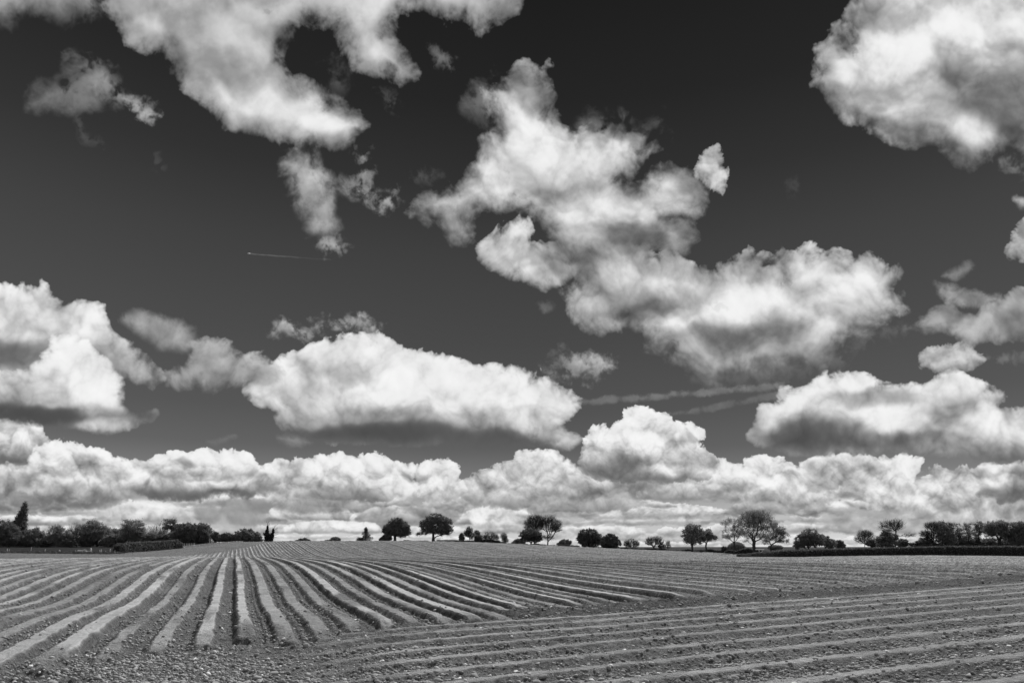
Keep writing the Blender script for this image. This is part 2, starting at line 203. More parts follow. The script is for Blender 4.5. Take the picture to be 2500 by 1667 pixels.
def clouds(X, Y, EL):
    """returns display value 0-255 of cloud and its cover"""
    X = X.astype(np.float32); Y = Y.astype(np.float32)
    # relief fields at two scales, shared by every cloud
    k = np.clip((YH-Y)/500.0, 0.22, 1.0)          # clouds get smaller towards the horizon
    F = {}
    X0 = X
    for name, s in (('big', 1.0), ('small', 0.42), ('tiny', 0.25)):
        X = X0*(.65 if name == 'tiny' else 1.0)
        wx = fbm(X, Y, 120*s, 4, 11)*90*s; wy = fbm(X, Y, 120*s, 4, 23)*90*s
        Xw = X+wx; Yw = Y+wy
        w1 = worley(Xw/(95*s), Yw/(80*s), 1); w2 = worley(Xw/(43*s), Yw/(37*s), 2); w3 = worley(Xw/(19*s), Yw/(17*s), 3)
        puffs = (w1*0.55+w2*0.28+w3*0.17)
        rag = fbm(X, Y, 110*s, 7, 31, 0.58)
        fine = fbm(X+wx*.6, Y+wy*.6, 40*s, 6, 41, 0.6)
        coarse = worley((X+wx*1.3)/(150*s), (Y+wy*1.3)/(115*s), 8)
        c1 = fbm(X+wx*1.5, Y+wy*1.5, 26*s, 5, 51, 0.62); curl = 0.5-np.abs(c1)*4
        F[name] = (puffs, rag, fine, wx, wy, coarse, curl)
    X = X0
    val = np.full(X.shape, 0, np.float32); cov = np.zeros(X.shape, np.float32)
    H, W = X.shape
    px = np.median(np.diff(X[H//2]))              # one texel in frame pixels
    for (P, soft, amp, op, top, base, puff, sc, sh, rim, thin, bpow) in CL:
        xs = [p[0] for p in P]; ys = [p[1] for p in P]
        pad = amp*1.5+30
        m = (X > min(xs)-pad) & (X < max(xs)+pad) & (Y > min(ys)-pad) & (Y < max(ys)+pad)
        if not m.any(): continue
        r = np.where(m.any(1))[0]; c = np.where(m.any(0))[0]
        sl = (slice(r[0], r[-1]+1), slice(c[0], c[-1]+1))
        f = F['big'] if sc > 0.6 else F['small'] if sc > .35 else F['tiny']
        x = X[sl]; y = Y[sl]
        puffs, rag, fine, wx, wy, coarse, curl = [a[sl] for a in f]
        d = sdf(P, x+wx*0.10, y+wy*0.10)
        # upper edges billow, lower edges are ragged and soft
        y0, y1 = min(ys), max(ys)
        ty = np.clip((y-y0)/(y1-y0+1e-6), 0, 1)
        e = (puffs-0.62)*1.5*puff+rag*(2.0-0.4*puff)+fine*(0.9+1.6*(thin>0))+curl*0.22*(1.5-puff)
        e = e*(1-.45*ty) if sc > .6 else e
        dd = d+amp*e+amp*0.10
        if sc > .9: dd = dd+45*sstep(18, 60, d)
        elif sc > .6: dd = dd+20*sstep(10, 40, d)
        sf = soft*(0.7+0.8*ty)
        # cover grows with the depth of cloud; torn parts stay thin
        if sc > .9:    # near clouds fray gradually
            dn = dd+10+rag*34+fine*16
            a = 1-np.exp(-np.power(np.clip(dn, 0, 400)/(sf*1.7), 1.25)*np.clip(1+rag*2.2+fine*1.8, .15, 3))
        elif sc > .6:
            dn = dd+5+rag*16+fine*10
            a = 1-np.exp(-np.power(np.clip(dn, 0, 400)/(sf*1.25), 1.2)*np.clip(1+rag*2+fine*1.6, .2, 3))
        else:
            a = 1-np.exp(-np.clip(dd+sf*0.4, 0, 400)/(sf*0.75)*np.clip(1+rag*1.6+fine*1.2, .25, 3))
        if thin > 0 or (op < .9 and amp > 4):
            # torn cloud: cover follows the depth slowly, holes where the noise is low
            a = sstep(-amp*.9, amp*(1.1+.5*thin), dd-min(4, amp*.2))
            a = a*np.clip(1-thin+thin*(0.5+rag*3.0+fine*4.5)*1.5, 0, 1)
        a = a*op
        # relief: sun high ahead, slightly to the right
        hh = puffs*38*sc+fine*20*sc+rag*26*sc
        st = max(1, int(round(5*sc/px))); s2 = max(2, int(round(20*sc/px)))
        rel = (np.roll(hh, -st, 0)-np.roll(hh, st, 0))*0.9+(hh-np.roll(hh, -st, 1))*0.3
        co = (coarse*70+rag*60)
        rel2 = (np.roll(co, -s2, 0)-np.roll(co, s2, 0))*0.8+(co-np.roll(co, -s2, 1))*0.3
        t = ty**bpow
        v0 = top+(base-top)*t
        num = v0*1.0; den = np.ones_like(num)
        for (sx, sy, rx, ry, vv, ww) in sh:
            g = ww*np.exp(-(((x+wx*.45-sx)/rx)**2+((y+wy*.45-sy)/ry)**2))
            num = num+g*vv; den = den+g
        v = num/den
        dk = np.clip((v-70)/110, .12, 1)      # shaded bases are smooth
        if sc > .9: v = v-36+36*sstep(0, 85, dd)
        edge = np.exp(-np.clip(dd, 0, 999)/(11*sc+3))
        fineamt = np.where(edge > .0, puff*(0.45+0.75*edge), 0) if sc > .6 else puff
        lob = (puffs-.58)*(50 if sc > .9 else 74)*puff
        v = v+rim*edge*(1-ty)+dk*(lob+rel*(1.5 if sc > .9 else 1.6)*fineamt+np.tanh(rel2/26)*36*(0.5+0.5*puff)+rag*18+fine*8*fineamt)-8-(1-edge)*5
        if sc > .6: v = 216+(v-216)*(1.22 if sc > .9 else 1.2)-4
        v = 252-np.log1p(np.exp((250-v)*-1/8.0))*8.0-(250-v) if False else np.minimum(v, 250-6*np.exp(-np.clip(v-244, 0, 60)/10))
        v = np.where(v < 120, 120-54*(1-np.exp(-(120-v)/54)), v)
        k0, k1 = (214.0, 37.0) if sc > .9 else (212.0, 40.0)
        v = np.where(v > k0, k0+k1*(1-np.exp(-(v-k0)/(k1*.95))), v)
        v = np.clip(v+dk*(lob*.30+rel*.30*fineamt+np.tanh(rel2/26)*7-3), 60, 252)
        # thin edges let the sky through
        val[sl] = val[sl]*(1-a)+v*a
        cov[sl] = cov[sl]*(1-a)+a
    return val, cov

def s2l(v):
    v = v/255.0
    return np.where(v > .04045, ((v+.055)/1.055)**2.4, v/12.92)
AZ0, AZ1, EL0, EL1 = -46.0, 46.0, -2.0, 46.0
def build_world():
    W, H = 2300, 1200
    az = np.radians(AZ0+(np.arange(W)+.5)/W*(AZ1-AZ0)); el = np.radians(EL0+(np.arange(H)+.5)/H*(EL1-EL0))
    A, E = np.meshgrid(az, el[::-1])
    X = XC+FD*np.tan(A); Y = YH-FD*np.tan(E)/np.cos(A)
    val, cov = clouds(X, Y, E)
    lin = s2l(np.where(cov > 1e-3, val/np.maximum(cov, 1e-3), 0)).astype(np.float32)
    px = np.empty((H, W, 4), np.float32)
    px[..., 0] = px[..., 1] = px[..., 2] = lin[::-1]; px[..., 3] = cov[::-1]
    im = bpy.data.images.new('clouds', W, H, alpha=True, float_buffer=True, is_data=True)
    im.alpha_mode = 'CHANNEL_PACKED'
    im.pixels.foreach_set(px.ravel()); im.update()
    w = bpy.data.worlds.new('World'); scene.world = w; w.use_nodes = True
    nt = w.node_tree; N = nt.nodes; L = nt.links
    bg = N['Background']; bg.inputs[1].default_value = 0.1
    def math_(op, a, b=None, c=None, clamp=False):
        n = N.new('ShaderNodeMath'); n.operation = op; n.use_clamp = clamp
        for i, v in enumerate((a, b, c)):
            if v is None: continue
            if isinstance(v, (int, float)): n.inputs[i].default_value = v
            else: L.new(v, n.inputs[i])
        return n.outputs[0]
    tc = N.new('ShaderNodeTexCoord'); sp = N.new('ShaderNodeSeparateXYZ'); L.new(tc.outputs['Generated'], sp.inputs[0])
    x, y, z = sp.outputs
    azn = math_('ARCTAN2', x, y); eln = math_('ARCSINE', z)
    u = math_('MULTIPLY_ADD', azn, 180/math.pi/(AZ1-AZ0), -AZ0/(AZ1-AZ0))
    v = math_('MULTIPLY_ADD', eln, 180/math.pi/(EL1-EL0), -EL0/(EL1-EL0))
    cmb = N.new('ShaderNodeCombineXYZ'); L.new(u, cmb.inputs[0]); L.new(v, cmb.inputs[1])
    ti = N.new('ShaderNodeTexImage'); ti.image = im; ti.extension = 'EXTEND'; ti.interpolation = 'Cubic'; L.new(cmb.outputs[0], ti.inputs[0])
    # inside the traced part of the sky?
    def edge(t):
        a = N.new('ShaderNodeMapRange'); a.interpolation_type = 'SMOOTHSTEP'; L.new(t, a.inputs[0])
        a.inputs[1].default_value = 0.5; a.inputs[2].default_value = 0.47; a.inputs[3].default_value = 0; a.inputs[4].default_value = 1
        return a.outputs[0]
    mu = edge(math_('ABSOLUTE', math_('SUBTRACT', u, 0.5)))
    mv = edge(math_('MAXIMUM', math_('SUBTRACT', v, 0.5), -1.0))
    inside = math_('MULTIPLY', mu, mv)
    # the rest of the sky: cumulus from noise on a flat cloud layer
    zz = math_('MAXIMUM', z, 0.04)
    cm2 = N.new('ShaderNodeCombineXYZ'); L.new(math_('DIVIDE', x, zz), cm2.inputs[0]); L.new(math_('DIVIDE', y, zz), cm2.inputs[1])
    nz = N.new('ShaderNodeTexNoise'); nz.inputs['Scale'].default_value = 0.8; nz.inputs['Detail'].default_value = 6; nz.inputs['Roughness'].default_value = .58
    L.new(cm2.outputs[0], nz.inputs[0])
    cr = N.new('ShaderNodeMapRange'); cr.interpolation_type = 'SMOOTHSTEP'; L.new(nz.outputs[0], cr.inputs[0]); cr.inputs[1].default_value = .5; cr.inputs[2].default_value = .6
    cg = N.new('ShaderNodeMapRange'); L.new(nz.outputs[0], cg.inputs[0]); cg.inputs[1].default_value = .5; cg.inputs[2].default_value = .75; cg.inputs[3].default_value = .75; cg.inputs[4].default_value = .3
    # clear sky seen through a dark red filter: brightness over elevation
    rp = N.new('ShaderNodeValToRGB'); L.new(math_('DIVIDE', eln, math.pi/2, clamp=True), rp.inputs[0])
    pts = [(-1, 225), (1.0, 205), (3.0, 178), (5.6, 122), (8, 97), (11, 84), (16.5, 73), (23, 62), (28, 48), (33, 37), (39, 30), (60, 26), (90, 26)]
    els = rp.color_ramp.elements
    for i, (e, g) in enumerate(pts):
        el_ = els[i] if i < 2 else els.new(0.5)
    for i, (e, g) in enumerate(pts):
        rp.color_ramp.elements[i].position = max(0, e/90.0)+i*1e-5
        q = float(s2l(np.float64(g))); rp.color_ramp.elements[i].color = (q, q, q, 1)
    bw = N.new('ShaderNodeRGBToBW'); L.new(rp.outputs[0], bw.inputs[0])
    side = math_('MULTIPLY_ADD', math_('ABSOLUTE', math_('SUBTRACT', azn, 0.05)), 0.25, 0.95)
    nn = N.new('ShaderNodeTexNoise'); nn.inputs['Scale'].default_value = 1.6; nn.inputs['Detail'].default_value = 2; L.new(tc.outputs['Generated'], nn.inputs[0])
    side = math_('MULTIPLY', side, math_('MULTIPLY_ADD', nn.outputs[0], .3, .85))
    clear = math_('MULTIPLY', bw.outputs[0], side)
    def mix(f, a, b):
        return math_('ADD', math_('MULTIPLY', a, math_('SUBTRACT', 1.0, f)), math_('MULTIPLY', b, f))
    cval = mix(inside, cg.outputs[0], ti.outputs[0]); ccov = mix(inside, cr.outputs[0], ti.outputs[1])
    sky = mix(ccov, clear, cval)
    out = math_('MULTIPLY', sky, 10.0)
    L.new(out, bg.inputs[0])
build_world()

# ---------------------------------------------------------------- helpers
def props(o, label=None, cat=None, group=None, kind=None):
    for k, v in (('label', label), ('category', cat), ('group', group), ('kind', kind)):
        if v: o[k] = v
    return o
def mesh_np(name, V, Fs, mat=None, parent=None, attrs=None, smooth=False, loc=None):
    """V (n,3); Fs list of (m,k) index arrays"""
    me = bpy.data.meshes.new(name); V = np.asarray(V, np.float32)
    Fs = [np.asarray(f, np.int32) for f in Fs if len(f)]
    me.vertices.add(len(V)); me.vertices.foreach_set('co', V.ravel())
    nl = sum(f.size for f in Fs); nf = sum(len(f) for f in Fs)
    me.loops.add(nl); me.loops.foreach_set('vertex_index', np.concatenate([f.ravel() for f in Fs]))
    st = []; o = 0
    for f in Fs:
        st.append(o+np.arange(len(f), dtype=np.int32)*f.shape[1]); o += f.size
    me.polygons.add(nf); me.polygons.foreach_set('loop_start', np.concatenate(st))
    me.update(calc_edges=True)
    if smooth: me.polygons.foreach_set('use_smooth', np.ones(nf, bool))
    for k, a in (attrs or {}).items():
        at = me.attributes.new(k, 'FLOAT', 'POINT'); at.data.foreach_set('value', np.asarray(a, np.float32).ravel())
    if mat: me.materials.append(mat)
    ob = bpy.data.objects.new(name, me); COL.objects.link(ob)
    if parent: ob.parent = parent
    if loc is not None: ob.location = loc
    return ob
def empty(name, loc):
    o = bpy.data.objects.new(name, None); COL.objects.link(o); o.location = loc; o.empty_display_size = .3
    return o
class Mat:
    def __init__(s, name, rough=1.0):
        s.m = bpy.data.materials.new(name); s.m.use_nodes = True; s.nt = s.m.node_tree; s.N = s.nt.nodes; s.L = s.nt.links
        s.b = s.N['Principled BSDF']; s.b.inputs['Roughness'].default_value = rough
        s.b.inputs['Specular IOR Level'].default_value = 0.15
        s.geo = s.N.new('ShaderNodeNewGeometry'); s.pos = s.geo.outputs['Position']
    def f(s, op, a, b=None, c=None, clamp=False):
        n = s.N.new('ShaderNodeMath'); n.operation = op; n.use_clamp = clamp
        for i, v in enumerate((a, b, c)):
            if v is None: continue
            if isinstance(v, (int, float)): n.inputs[i].default_value = v
            else: s.L.new(v, n.inputs[i])
        return n.outputs[0]
    def noise(s, scale, detail=3, rough=.5, vec=None):
        n = s.N.new('ShaderNodeTexNoise'); n.inputs['Scale'].default_value = scale; n.inputs['Detail'].default_value = detail; n.inputs['Roughness'].default_value = rough
        s.L.new(vec or s.pos, n.inputs['Vector']); return n.outputs[0]
    def voro(s, scale, out=0):
        n = s.N.new('ShaderNodeTexVoronoi'); n.inputs['Scale'].default_value = scale; s.L.new(s.pos, n.inputs['Vector']); return n.outputs[out]
    def attr(s, name):
        n = s.N.new('ShaderNodeAttribute'); n.attribute_name = name; return n.outputs['Fac']
    def mr(s, v, a, b, c=0.0, d=1.0, smooth=False):
        n = s.N.new('ShaderNodeMapRange'); n.clamp = True
        if smooth: n.interpolation_type = 'SMOOTHSTEP'
        s.L.new(v, n.inputs[0])
        for i, q in enumerate((a, b, c, d)): n.inputs[i+1].default_value = q
        return n.outputs[0]
    def color(s, v):
        c = s.N.new('ShaderNodeCombineColor')
        for i in range(3): s.L.new(v, c.inputs[i])
        s.L.new(c.outputs[0], s.b.inputs['Base Color'])
    def bump(s, h, strength, dist):
        n = s.N.new('ShaderNodeBump'); n.inputs['Strength'].default_value = strength; n.inputs['Distance'].default_value = dist
        s.L.new(h, n.inputs['Height']); s.L.new(n.outputs[0], s.b.inputs['Normal'])
def plain(name, g, var=0.3, scale=6.0, rough=1.0, bump=0, trans=0):
    M = Mat(name, rough); n = M.noise(scale, 3)
    M.color(M.f('MULTIPLY', M.f('MULTIPLY_ADD', n, 2*var, 1-var), g))
    if bump: M.bump(M.noise(scale*3, 3), .6, bump)
    return M.m
def foliage(name, g):
    M = Mat(name, 0.7); n = M.noise(0.9, 2); n2 = M.noise(9.0, 1)
    M.color(M.f('MULTIPLY', M.f('MULTIPLY', M.f('MULTIPLY_ADD', n, .9, .55), M.f('MULTIPLY_ADD', n2, .8, .6)), g))
    M.b.inputs['Specular IOR Level'].default_value = 0.3
    tr = M.N.new('ShaderNodeBsdfTranslucent'); tr.inputs[0].default_value = (g*1.2, g*1.2, g*1.2, 1)
    mx = M.N.new('ShaderNodeMixShader'); mx.inputs[0].default_value = .25
    M.L.new(M.b.outputs[0], mx.inputs[1]); M.L.new(tr.outputs[0], mx.inputs[2]); M.L.new(mx.outputs[0], M.N['Material Output'].inputs['Surface'])
    return M.m
# ---------------------------------------------------------------- terrain from levelled spots (px column, distance, height)
SPOTS = []
for Y in (5, 12, 20):
    for p in (-900, 0, 574, 1250, 1900, 2500, 3300): SPOTS.append((p, Y, 0.0))
def spot(Y, d):
    for p, z in d.items(): SPOTS.append((p, Y, z))
spot(17, {-300:.07, 0:.08, 574:.08, 1020:.05, 1250:.02, 1900:0, 2500:0, 3300:0})
spot(26, {-300:0.320, 0:0.370, 300:0.390, 574:0.380, 1020:0.340, 1250:0.170, 1600:0.056, 1900:-0.024, 2500:-0.024, 3300:-0.024})
spot(36, {-300:0.580, 0:0.660, 300:0.700, 574:0.720, 900:0.740, 1250:0.380, 1600:0.080, 1900:0.044, 2500:-0.036, 3300:-0.036})
spot(46, {-300:0.600, 0:0.700, 300:0.750, 574:0.800, 900:0.730, 1250:0.430, 1600:0.210, 1900:0.050, 2200:-0.050, 2500:0.005, 3300:-0.045})
spot(60, {-300:0.450, 0:0.570, 300:0.670, 574:0.750, 900:0.550, 1250:0.270, 1600:0.170, 1900:0.050, 2200:-0.050, 2500:0.005, 3300:-0.045})
spot(85, {-300:0.380, 0:0.300, 300:0.260, 574:0.280, 900:0.080, 1250:0.044, 1600:-0.016, 1900:-0.086, 2200:-0.036, 2500:-0.036, 3300:-0.036})
spot(115, {-300:.5, 0:.5, 300:.3, 574:.1, 900:-.1, 1250:-.13, 1600:-.2, 1900:-.22, 2200:-.1, 2500:-.1, 3300:0})
spot(145, {-300:.9, 0:.85, 300:.7, 574:1.35, 900:1.05, 1250:.4, 1600:-.1, 1900:-.5, 2061:-.2, 2200:-.05, 2300:-.1, 2400:-.18, 2500:-.35, 3300:-.3})
spot(177, {-300:1.4, 0:1.5, 300:1.6, 400:1.75, 487:2.5, 574:3.05, 700:3.07, 900:3.07, 1060:3.0, 1250:2.3, 1400:1.5, 1600:.65, 1700:.2, 1800:0, 2000:.2, 2300:.4, 2500:.2, 3300:0})
spot(230, {-300:2.2, 0:2.1, 300:2.4, 574:2.6, 900:2.75, 1250:2.35, 1440:1.4, 1600:.6, 1700:.2, 1850:.0, 2000:.6, 2300:.9, 2500:.9, 3300:.5})
spot(420, {-300:1, 0:1, 574:1, 900:1, 1250:.8, 1600:.3, 1900:.3, 2500:.5, 3300:.5})
spot(1200, {-900:0, 0:0, 1250:0, 2500:0, 3300:0})
spot(6000, {-900:0, 0:0, 1250:0, 2500:0, 3300:0})

def _uv(x, y):
    yc = np.maximum(y, 5.0); u = np.clip(x/yc, -1.2, 1.2)
    return u*4.0, np.log(yc)*2.6
_S = np.array(SPOTS, np.float64)
_su, _sv = _uv((_S[:, 0]-PXC)/FPX*_S[:, 1], _S[:, 1])
_n = len(_S)
def _rb(r2): return np.power(r2+0.02, 1.0)*np.sqrt(r2+0.02)
_K = _rb((_su[:, None]-_su)**2+(_sv[:, None]-_sv)**2)
_Pm = np.stack([np.ones(_n), _su, _sv], 1)
_A = np.block([[_K+np.eye(_n)*0.02, _Pm], [_Pm.T, np.zeros((3, 3))]])
_w = np.linalg.solve(_A, np.concatenate([_S[:, 2], np.zeros(3)]))
def base_z(x, y):
    x = np.atleast_1d(np.asarray(x, np.float64)); y = np.atleast_1d(np.asarray(y, np.float64))
    shp = x.shape; x = x.ravel(); y = y.ravel(); out = np.empty(len(x))
    for i in range(0, len(x), 60000):
        u, v = _uv(x[i:i+60000], y[i:i+60000])
        r2 = ((u[:, None]-_su).astype(np.float32)**2+(v[:, None]-_sv).astype(np.float32)**2)
        out[i:i+60000] = _rb(r2)@_w[:_n]+_w[_n]+_w[_n+1]*u+_w[_n+2]*v
    out *= sstep(4, 16, np.maximum(y, 0)+0*x)
    return out.reshape(shp)
def gz(x, y): return float(base_z(x, y)[0])

# ---------------------------------------------------------------- the ploughed field: one sheet, finer near the viewpoint
RQX, RQY = 0.9267, 0.3758          # across the rows
RPX, RPY = -0.3758, 0.9267         # along the rows
def furrows(x, y):
    """ridge height, smooth-top mask, rough mask, row-field mask"""
    sp_ = x*RQX+y*RQY; pp_ = x*RPX+y*RPY
    r1 = fbm(sp_*2.2, pp_*.45, 1.6, 4, 3); r2 = fbm(x, y, 14.0, 3, 5); r3 = fbm(x, y, .4, 3, 8)
    s = (x*RQX+y*RQY-0.17+r2*0.16)/0.70
    i = np.round(s); t = np.abs(s-i+r1*.10)
    k1 = _h(i.astype(np.int32), i.astype(np.int32)*0+7); k2 = _h(i.astype(np.int32), i.astype(np.int32)*0+19)
    wid = .11+.09*k2
    top = 1-sstep(wid, wid+.10, t+r3*.18+r1*.07)
    side = 1-sstep(.13+.05*k2, .40, t+r3*.08)
    amp = 0.13+.075*k1
    h_mid = .055*(1-sstep(.02, .14, np.abs(t-.5)))*(k2 > .35)
    bed = sstep(6, 22, s)*(1-.7*sstep(90, 120, y)); lead = (np.mod(i, 3) == 1)
    amp = amp*(1+bed*np.where(lead, .32, -.35))
    good = .62+.38*sstep(.15, .6, k1); good = good*(1-bed)+bed*np.where(lead, 1.1, .25)
    end = y-np.where(x < 0, 17.0+0.96*x, 17.6+0.86*x)
    en = end+fbm(x, y, .9, 4, 6, .6)*2.0+(k2-.5)*1.5+.3
    main = (.55*sstep(-.15, .25, en)+.45*sstep(0, 1.6, en))*sstep(-1.2, 0.2, x+49+.09*(y-60)+r2*1.5)*(1-sstep(185, 200, y))
    edge_r = 1-sstep(-4, 0, y-(136+.0*x))*sstep(52, 58, x)
    main = main*edge_r
    h = main*(amp*(1+.35*sstep(90, 140, y))*side+h_mid*(.6+.8*np.clip(r1+.3, 0, 1)))
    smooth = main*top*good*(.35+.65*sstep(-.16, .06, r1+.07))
    # headland rows in the right foreground
    y0 = (y-.31*x)/(1+.025*x)
    q = (15.6-y0+r2*.05)/1.08
    j = np.round(q); tq = np.abs(q-j+r1*.025)
    q2 = np.abs(q-.42+r1*.05)
    hm = sstep(-.5, -.3, q)*sstep(-4.3, -2.2, x-.15*(15.6-y0)+r1*2)*(1-sstep(70, 90, x))*sstep(1.5, 4.0, y)
    kj = _h(j.astype(np.int32), j.astype(np.int32)*0+31)
    htop = 1-sstep(.06+.05*kj, .17+.05*kj, tq+r3*.12); hside = 1-sstep(.04, .42, tq)
    h2 = np.maximum(hside*(.075+.04*kj), (1-sstep(.04, .18, q2))*.05)
    h = h+hm*h2*(1-main)
    hs = np.maximum(htop, (1-sstep(.03, .12, q2))*.9)
    smooth = np.maximum(smooth, hm*hs*(1-main)*(.58+.14*sstep(-.1, .15, fbm(x, y, 2.2, 3, 12))))
    # the cloddy bank where the long rows end
    bank = (1-sstep(0.5, 1.5, np.abs(q+1.5)))*(1-main)*sstep(-4, 1, x)
    h = h+bank*(.05+.10*np.clip(r1+.25, 0, 1)+.1*np.abs(r3))
    return h, smooth, main, bank, hm, end
def field_z(x, y, rough=True):
    h, sm, main, bank, hm, end = furrows(x, y)
    near = 1-sstep(30, 75, y)
    b = 1-sm
    n1 = fbm(x, y, .16, 3, 61, .55); n2 = np.abs(fbm(x, y, .34, 4, 71, .6)); n3 = fbm(x, y, 2.4, 3, 81)
    z = h+(n1*.060*b+n2*.075*b+n1*.006)*(.35+.65*near)+n3*.05*(1-main)*(1-.75*hm)+bank*n2*.22
    return z, sm, main, bank, np.clip(h/.10, 0, 1)
def build_ground():
    rr = [0.4, .8, 1.3, 2, 3, 4, 5]; r = 5.6
    while r < 262:
        rr.append(r); r += min(max(0.26*r*r/(EYE*683), .022), .2 if r < 75 else .32)
    rr += list(np.geomspace(264, 9000, 60)); rr = np.array(rr)
    a = np.concatenate([np.linspace(-180, -41, 40)[:-1], np.linspace(-41, 41, 1240), np.linspace(41, 180, 40)[1:]])
    A, R = np.meshgrid(np.radians(a), rr)
    X = R*np.sin(A); Y = R*np.cos(A)
    f = (np.abs(A) < math.radians(60)) & (R > 4.9) & (R < 300)
    Z = base_z(X, Y)
    SM = np.zeros_like(X); GR = np.zeros_like(X); MN = np.zeros_like(X); BK = np.zeros_like(X)
    zf, sm, mn, bk, hm = field_z(X[f], Y[f])
    # soil stops at the field margins
    xs, ys = X[f], Y[f]; pxs = PXC+FPX*xs/np.maximum(ys, 1); wob = fbm(xs, ys, 5, 3, 91)
    left = sstep(-1.0, 1.0, FIELD_LEFT(xs, ys)+wob*3.0)
    grass = np.maximum(left, sstep(-1, 1.5, ys-138+wob*5)*sstep(50, 58, xs))
    grass = np.maximum(grass, sstep(181, 186, ys+wob*3))
    zf = zf*(1-grass)+grass*np.abs(fbm(xs, ys, .6, 3, 95))*.12
    Z[f] += zf; SM[f] = sm*(1-grass); MN[f] = mn; BK[f] = bk; GR[f] = grass
    GR[~f] = np.where(R[~f] > 150, 1, 0)
    n, m = X.shape
    idx = np.arange(n*m).reshape(n, m)
    F = np.stack([idx[:-1, :-1], idx[:-1, 1:], idx[1:, 1:], idx[1:, :-1]], -1).reshape(-1, 4)[:, ::-1]
    V = np.stack([X, Y, Z], -1).reshape(-1, 3)
    cidx = len(V); V = np.concatenate([V, [[0, 0, 0]]])
    T = np.stack([idx[0, :-1], idx[0, 1:], np.full(m-1, cidx)], -1)
    ap = lambda q: np.concatenate([q.ravel(), [0]])
    M = Mat('soil', 1.0)
    sm = M.attr('smooth'); gr = M.attr('grass'); bk = M.attr('bank')
    dist = M.N.new('ShaderNodeVectorMath'); dist.operation = 'LENGTH'; M.L.new(M.pos, dist.inputs[0])
    far = M.mr(dist.outputs['Value'], 12, 70)
    nf = M.noise(38, 4, .7); nm = M.noise(9, 5, .7); nl = M.noise(.35, 4, .6)
    sp = M.mr(M.voro(26), .10, .28, 1, 0)                 # pale flints and dry crumbs
    sp = M.f('MULTIPLY', sp, M.mr(M.noise(14, 2), .55, .68))
    dk = M.mr(M.voro(17), .08, .22, 1, 0); dk = M.f('MULTIPLY', dk, M.mr(M.noise(5.5, 2), .56, .66))
    gran = M.f('ADD', M.f('MULTIPLY', nf, .5), M.f('MULTIPLY', nm, .5))
    gr2 = M.mr(gran, .40, .60, -1, 1)
    gr3 = M.f('SIGN', gr2); gr3 = M.f('MULTIPLY', gr2, 1.0)
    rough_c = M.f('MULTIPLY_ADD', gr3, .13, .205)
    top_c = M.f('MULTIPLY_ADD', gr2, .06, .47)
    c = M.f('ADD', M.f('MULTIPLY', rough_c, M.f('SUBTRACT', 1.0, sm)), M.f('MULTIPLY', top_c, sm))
    c = M.f('MULTIPLY', c, M.mr(nl, .3, .7, .78, 1.2)); c = M.f('MULTIPLY', c, M.mr(M.noise(1.7, 4, .65), .35, .65, .86, 1.12))
    fs = M.f('MULTIPLY', M.mr(M.noise(3.2, 4, .75), .38, .62, -.45, .45), far)
    c = M.f('MULTIPLY', c, M.f('ADD', fs, M.f('MULTIPLY_ADD', far, -.12, 1.0)))
    c = M.f('ADD', c, M.f('MULTIPLY', sp, M.f('MULTIPLY_ADD', sm, -.25, .32)))
    c = M.f('MULTIPLY', c, M.f('SUBTRACT', 1.0, M.f('MULTIPLY', dk, .45)))
    gc = M.f('MULTIPLY_ADD', M.noise(3, 4, .65), .035, .006)
    c = M.f('MULTIPLY', c, M.f('MULTIPLY_ADD', bk, -.38, 1.0))
    c = M.f('ADD', M.f('MULTIPLY', c, M.f('SUBTRACT', 1.0, gr)), M.f('MULTIPLY', gc, gr))
    M.color(c)
    hgt = M.f('MULTIPLY', M.f('ADD', M.f('ADD', M.f('MULTIPLY', nf, .35), nm), M.f('MULTIPLY', sp, .25)), M.f('MULTIPLY_ADD', sm, -.7, 1.0))
    M.bump(hgt, 1.0, .22)
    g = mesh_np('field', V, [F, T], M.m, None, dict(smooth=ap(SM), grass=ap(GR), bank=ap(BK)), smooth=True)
    props(g, 'ploughed field of pale soil in long curving ridges and furrows', kind='structure')
    return g
def FIELD_LEFT(x, y):
    """positive on the grass side of the left field margin"""
    bx = np.interp(y, [128, 140, 155, 168, 177, 200], [-75, -80.6, -79, -75.6, -73, -60])
    return np.where(y > 128, bx-x, -5.0)
build_ground()

# ---------------------------------------------------------------- trees: limbs grown towards clumps that fill a hand-placed outline
MB_ = {}
def mats():
    MB_['bark'] = plain('bark', .075, .4, 5, bump=.03)
    MB_['bark_pale'] = plain('pale_bark', .13, .3, 5)
    MB_['leaf_dark'] = foliage('leaves_dark', .17)
    MB_['leaf'] = foliage('leaves', .25)
    MB_['leaf_pale'] = foliage('leaves_pale', .30)
    MB_['twig'] = plain('twigs', .09, .3, 3)
    MB_['twig_pale'] = plain('twigs_pale', .2, .3, 3)
    MB_['ivy'] = foliage('ivy', .045)
    MB_['hedge'] = foliage('hedge_leaves', .13)
    MB_['hedge_core'] = plain('hedge_core', .03, .4, 4)
    MB_['post'] = plain('weathered_post', .8, .25, 8)
    MB_['grass_dry'] = plain('dry_grass', .6, .35, 3)
    MB_['grass'] = plain('rough_grass', .16, .5, 2)
    MB_['metal'] = plain('pale_metal', .7, .1, 3, rough=.5)
    MB_['flint'] = plain('flint', .72, .25, 30)
    MB_['clod'] = plain('soil_clod', .40, .35, 14, bump=.05)
    MB_['crumb'] = plain('soil_crumbs', .33, .4, 20)
mats()
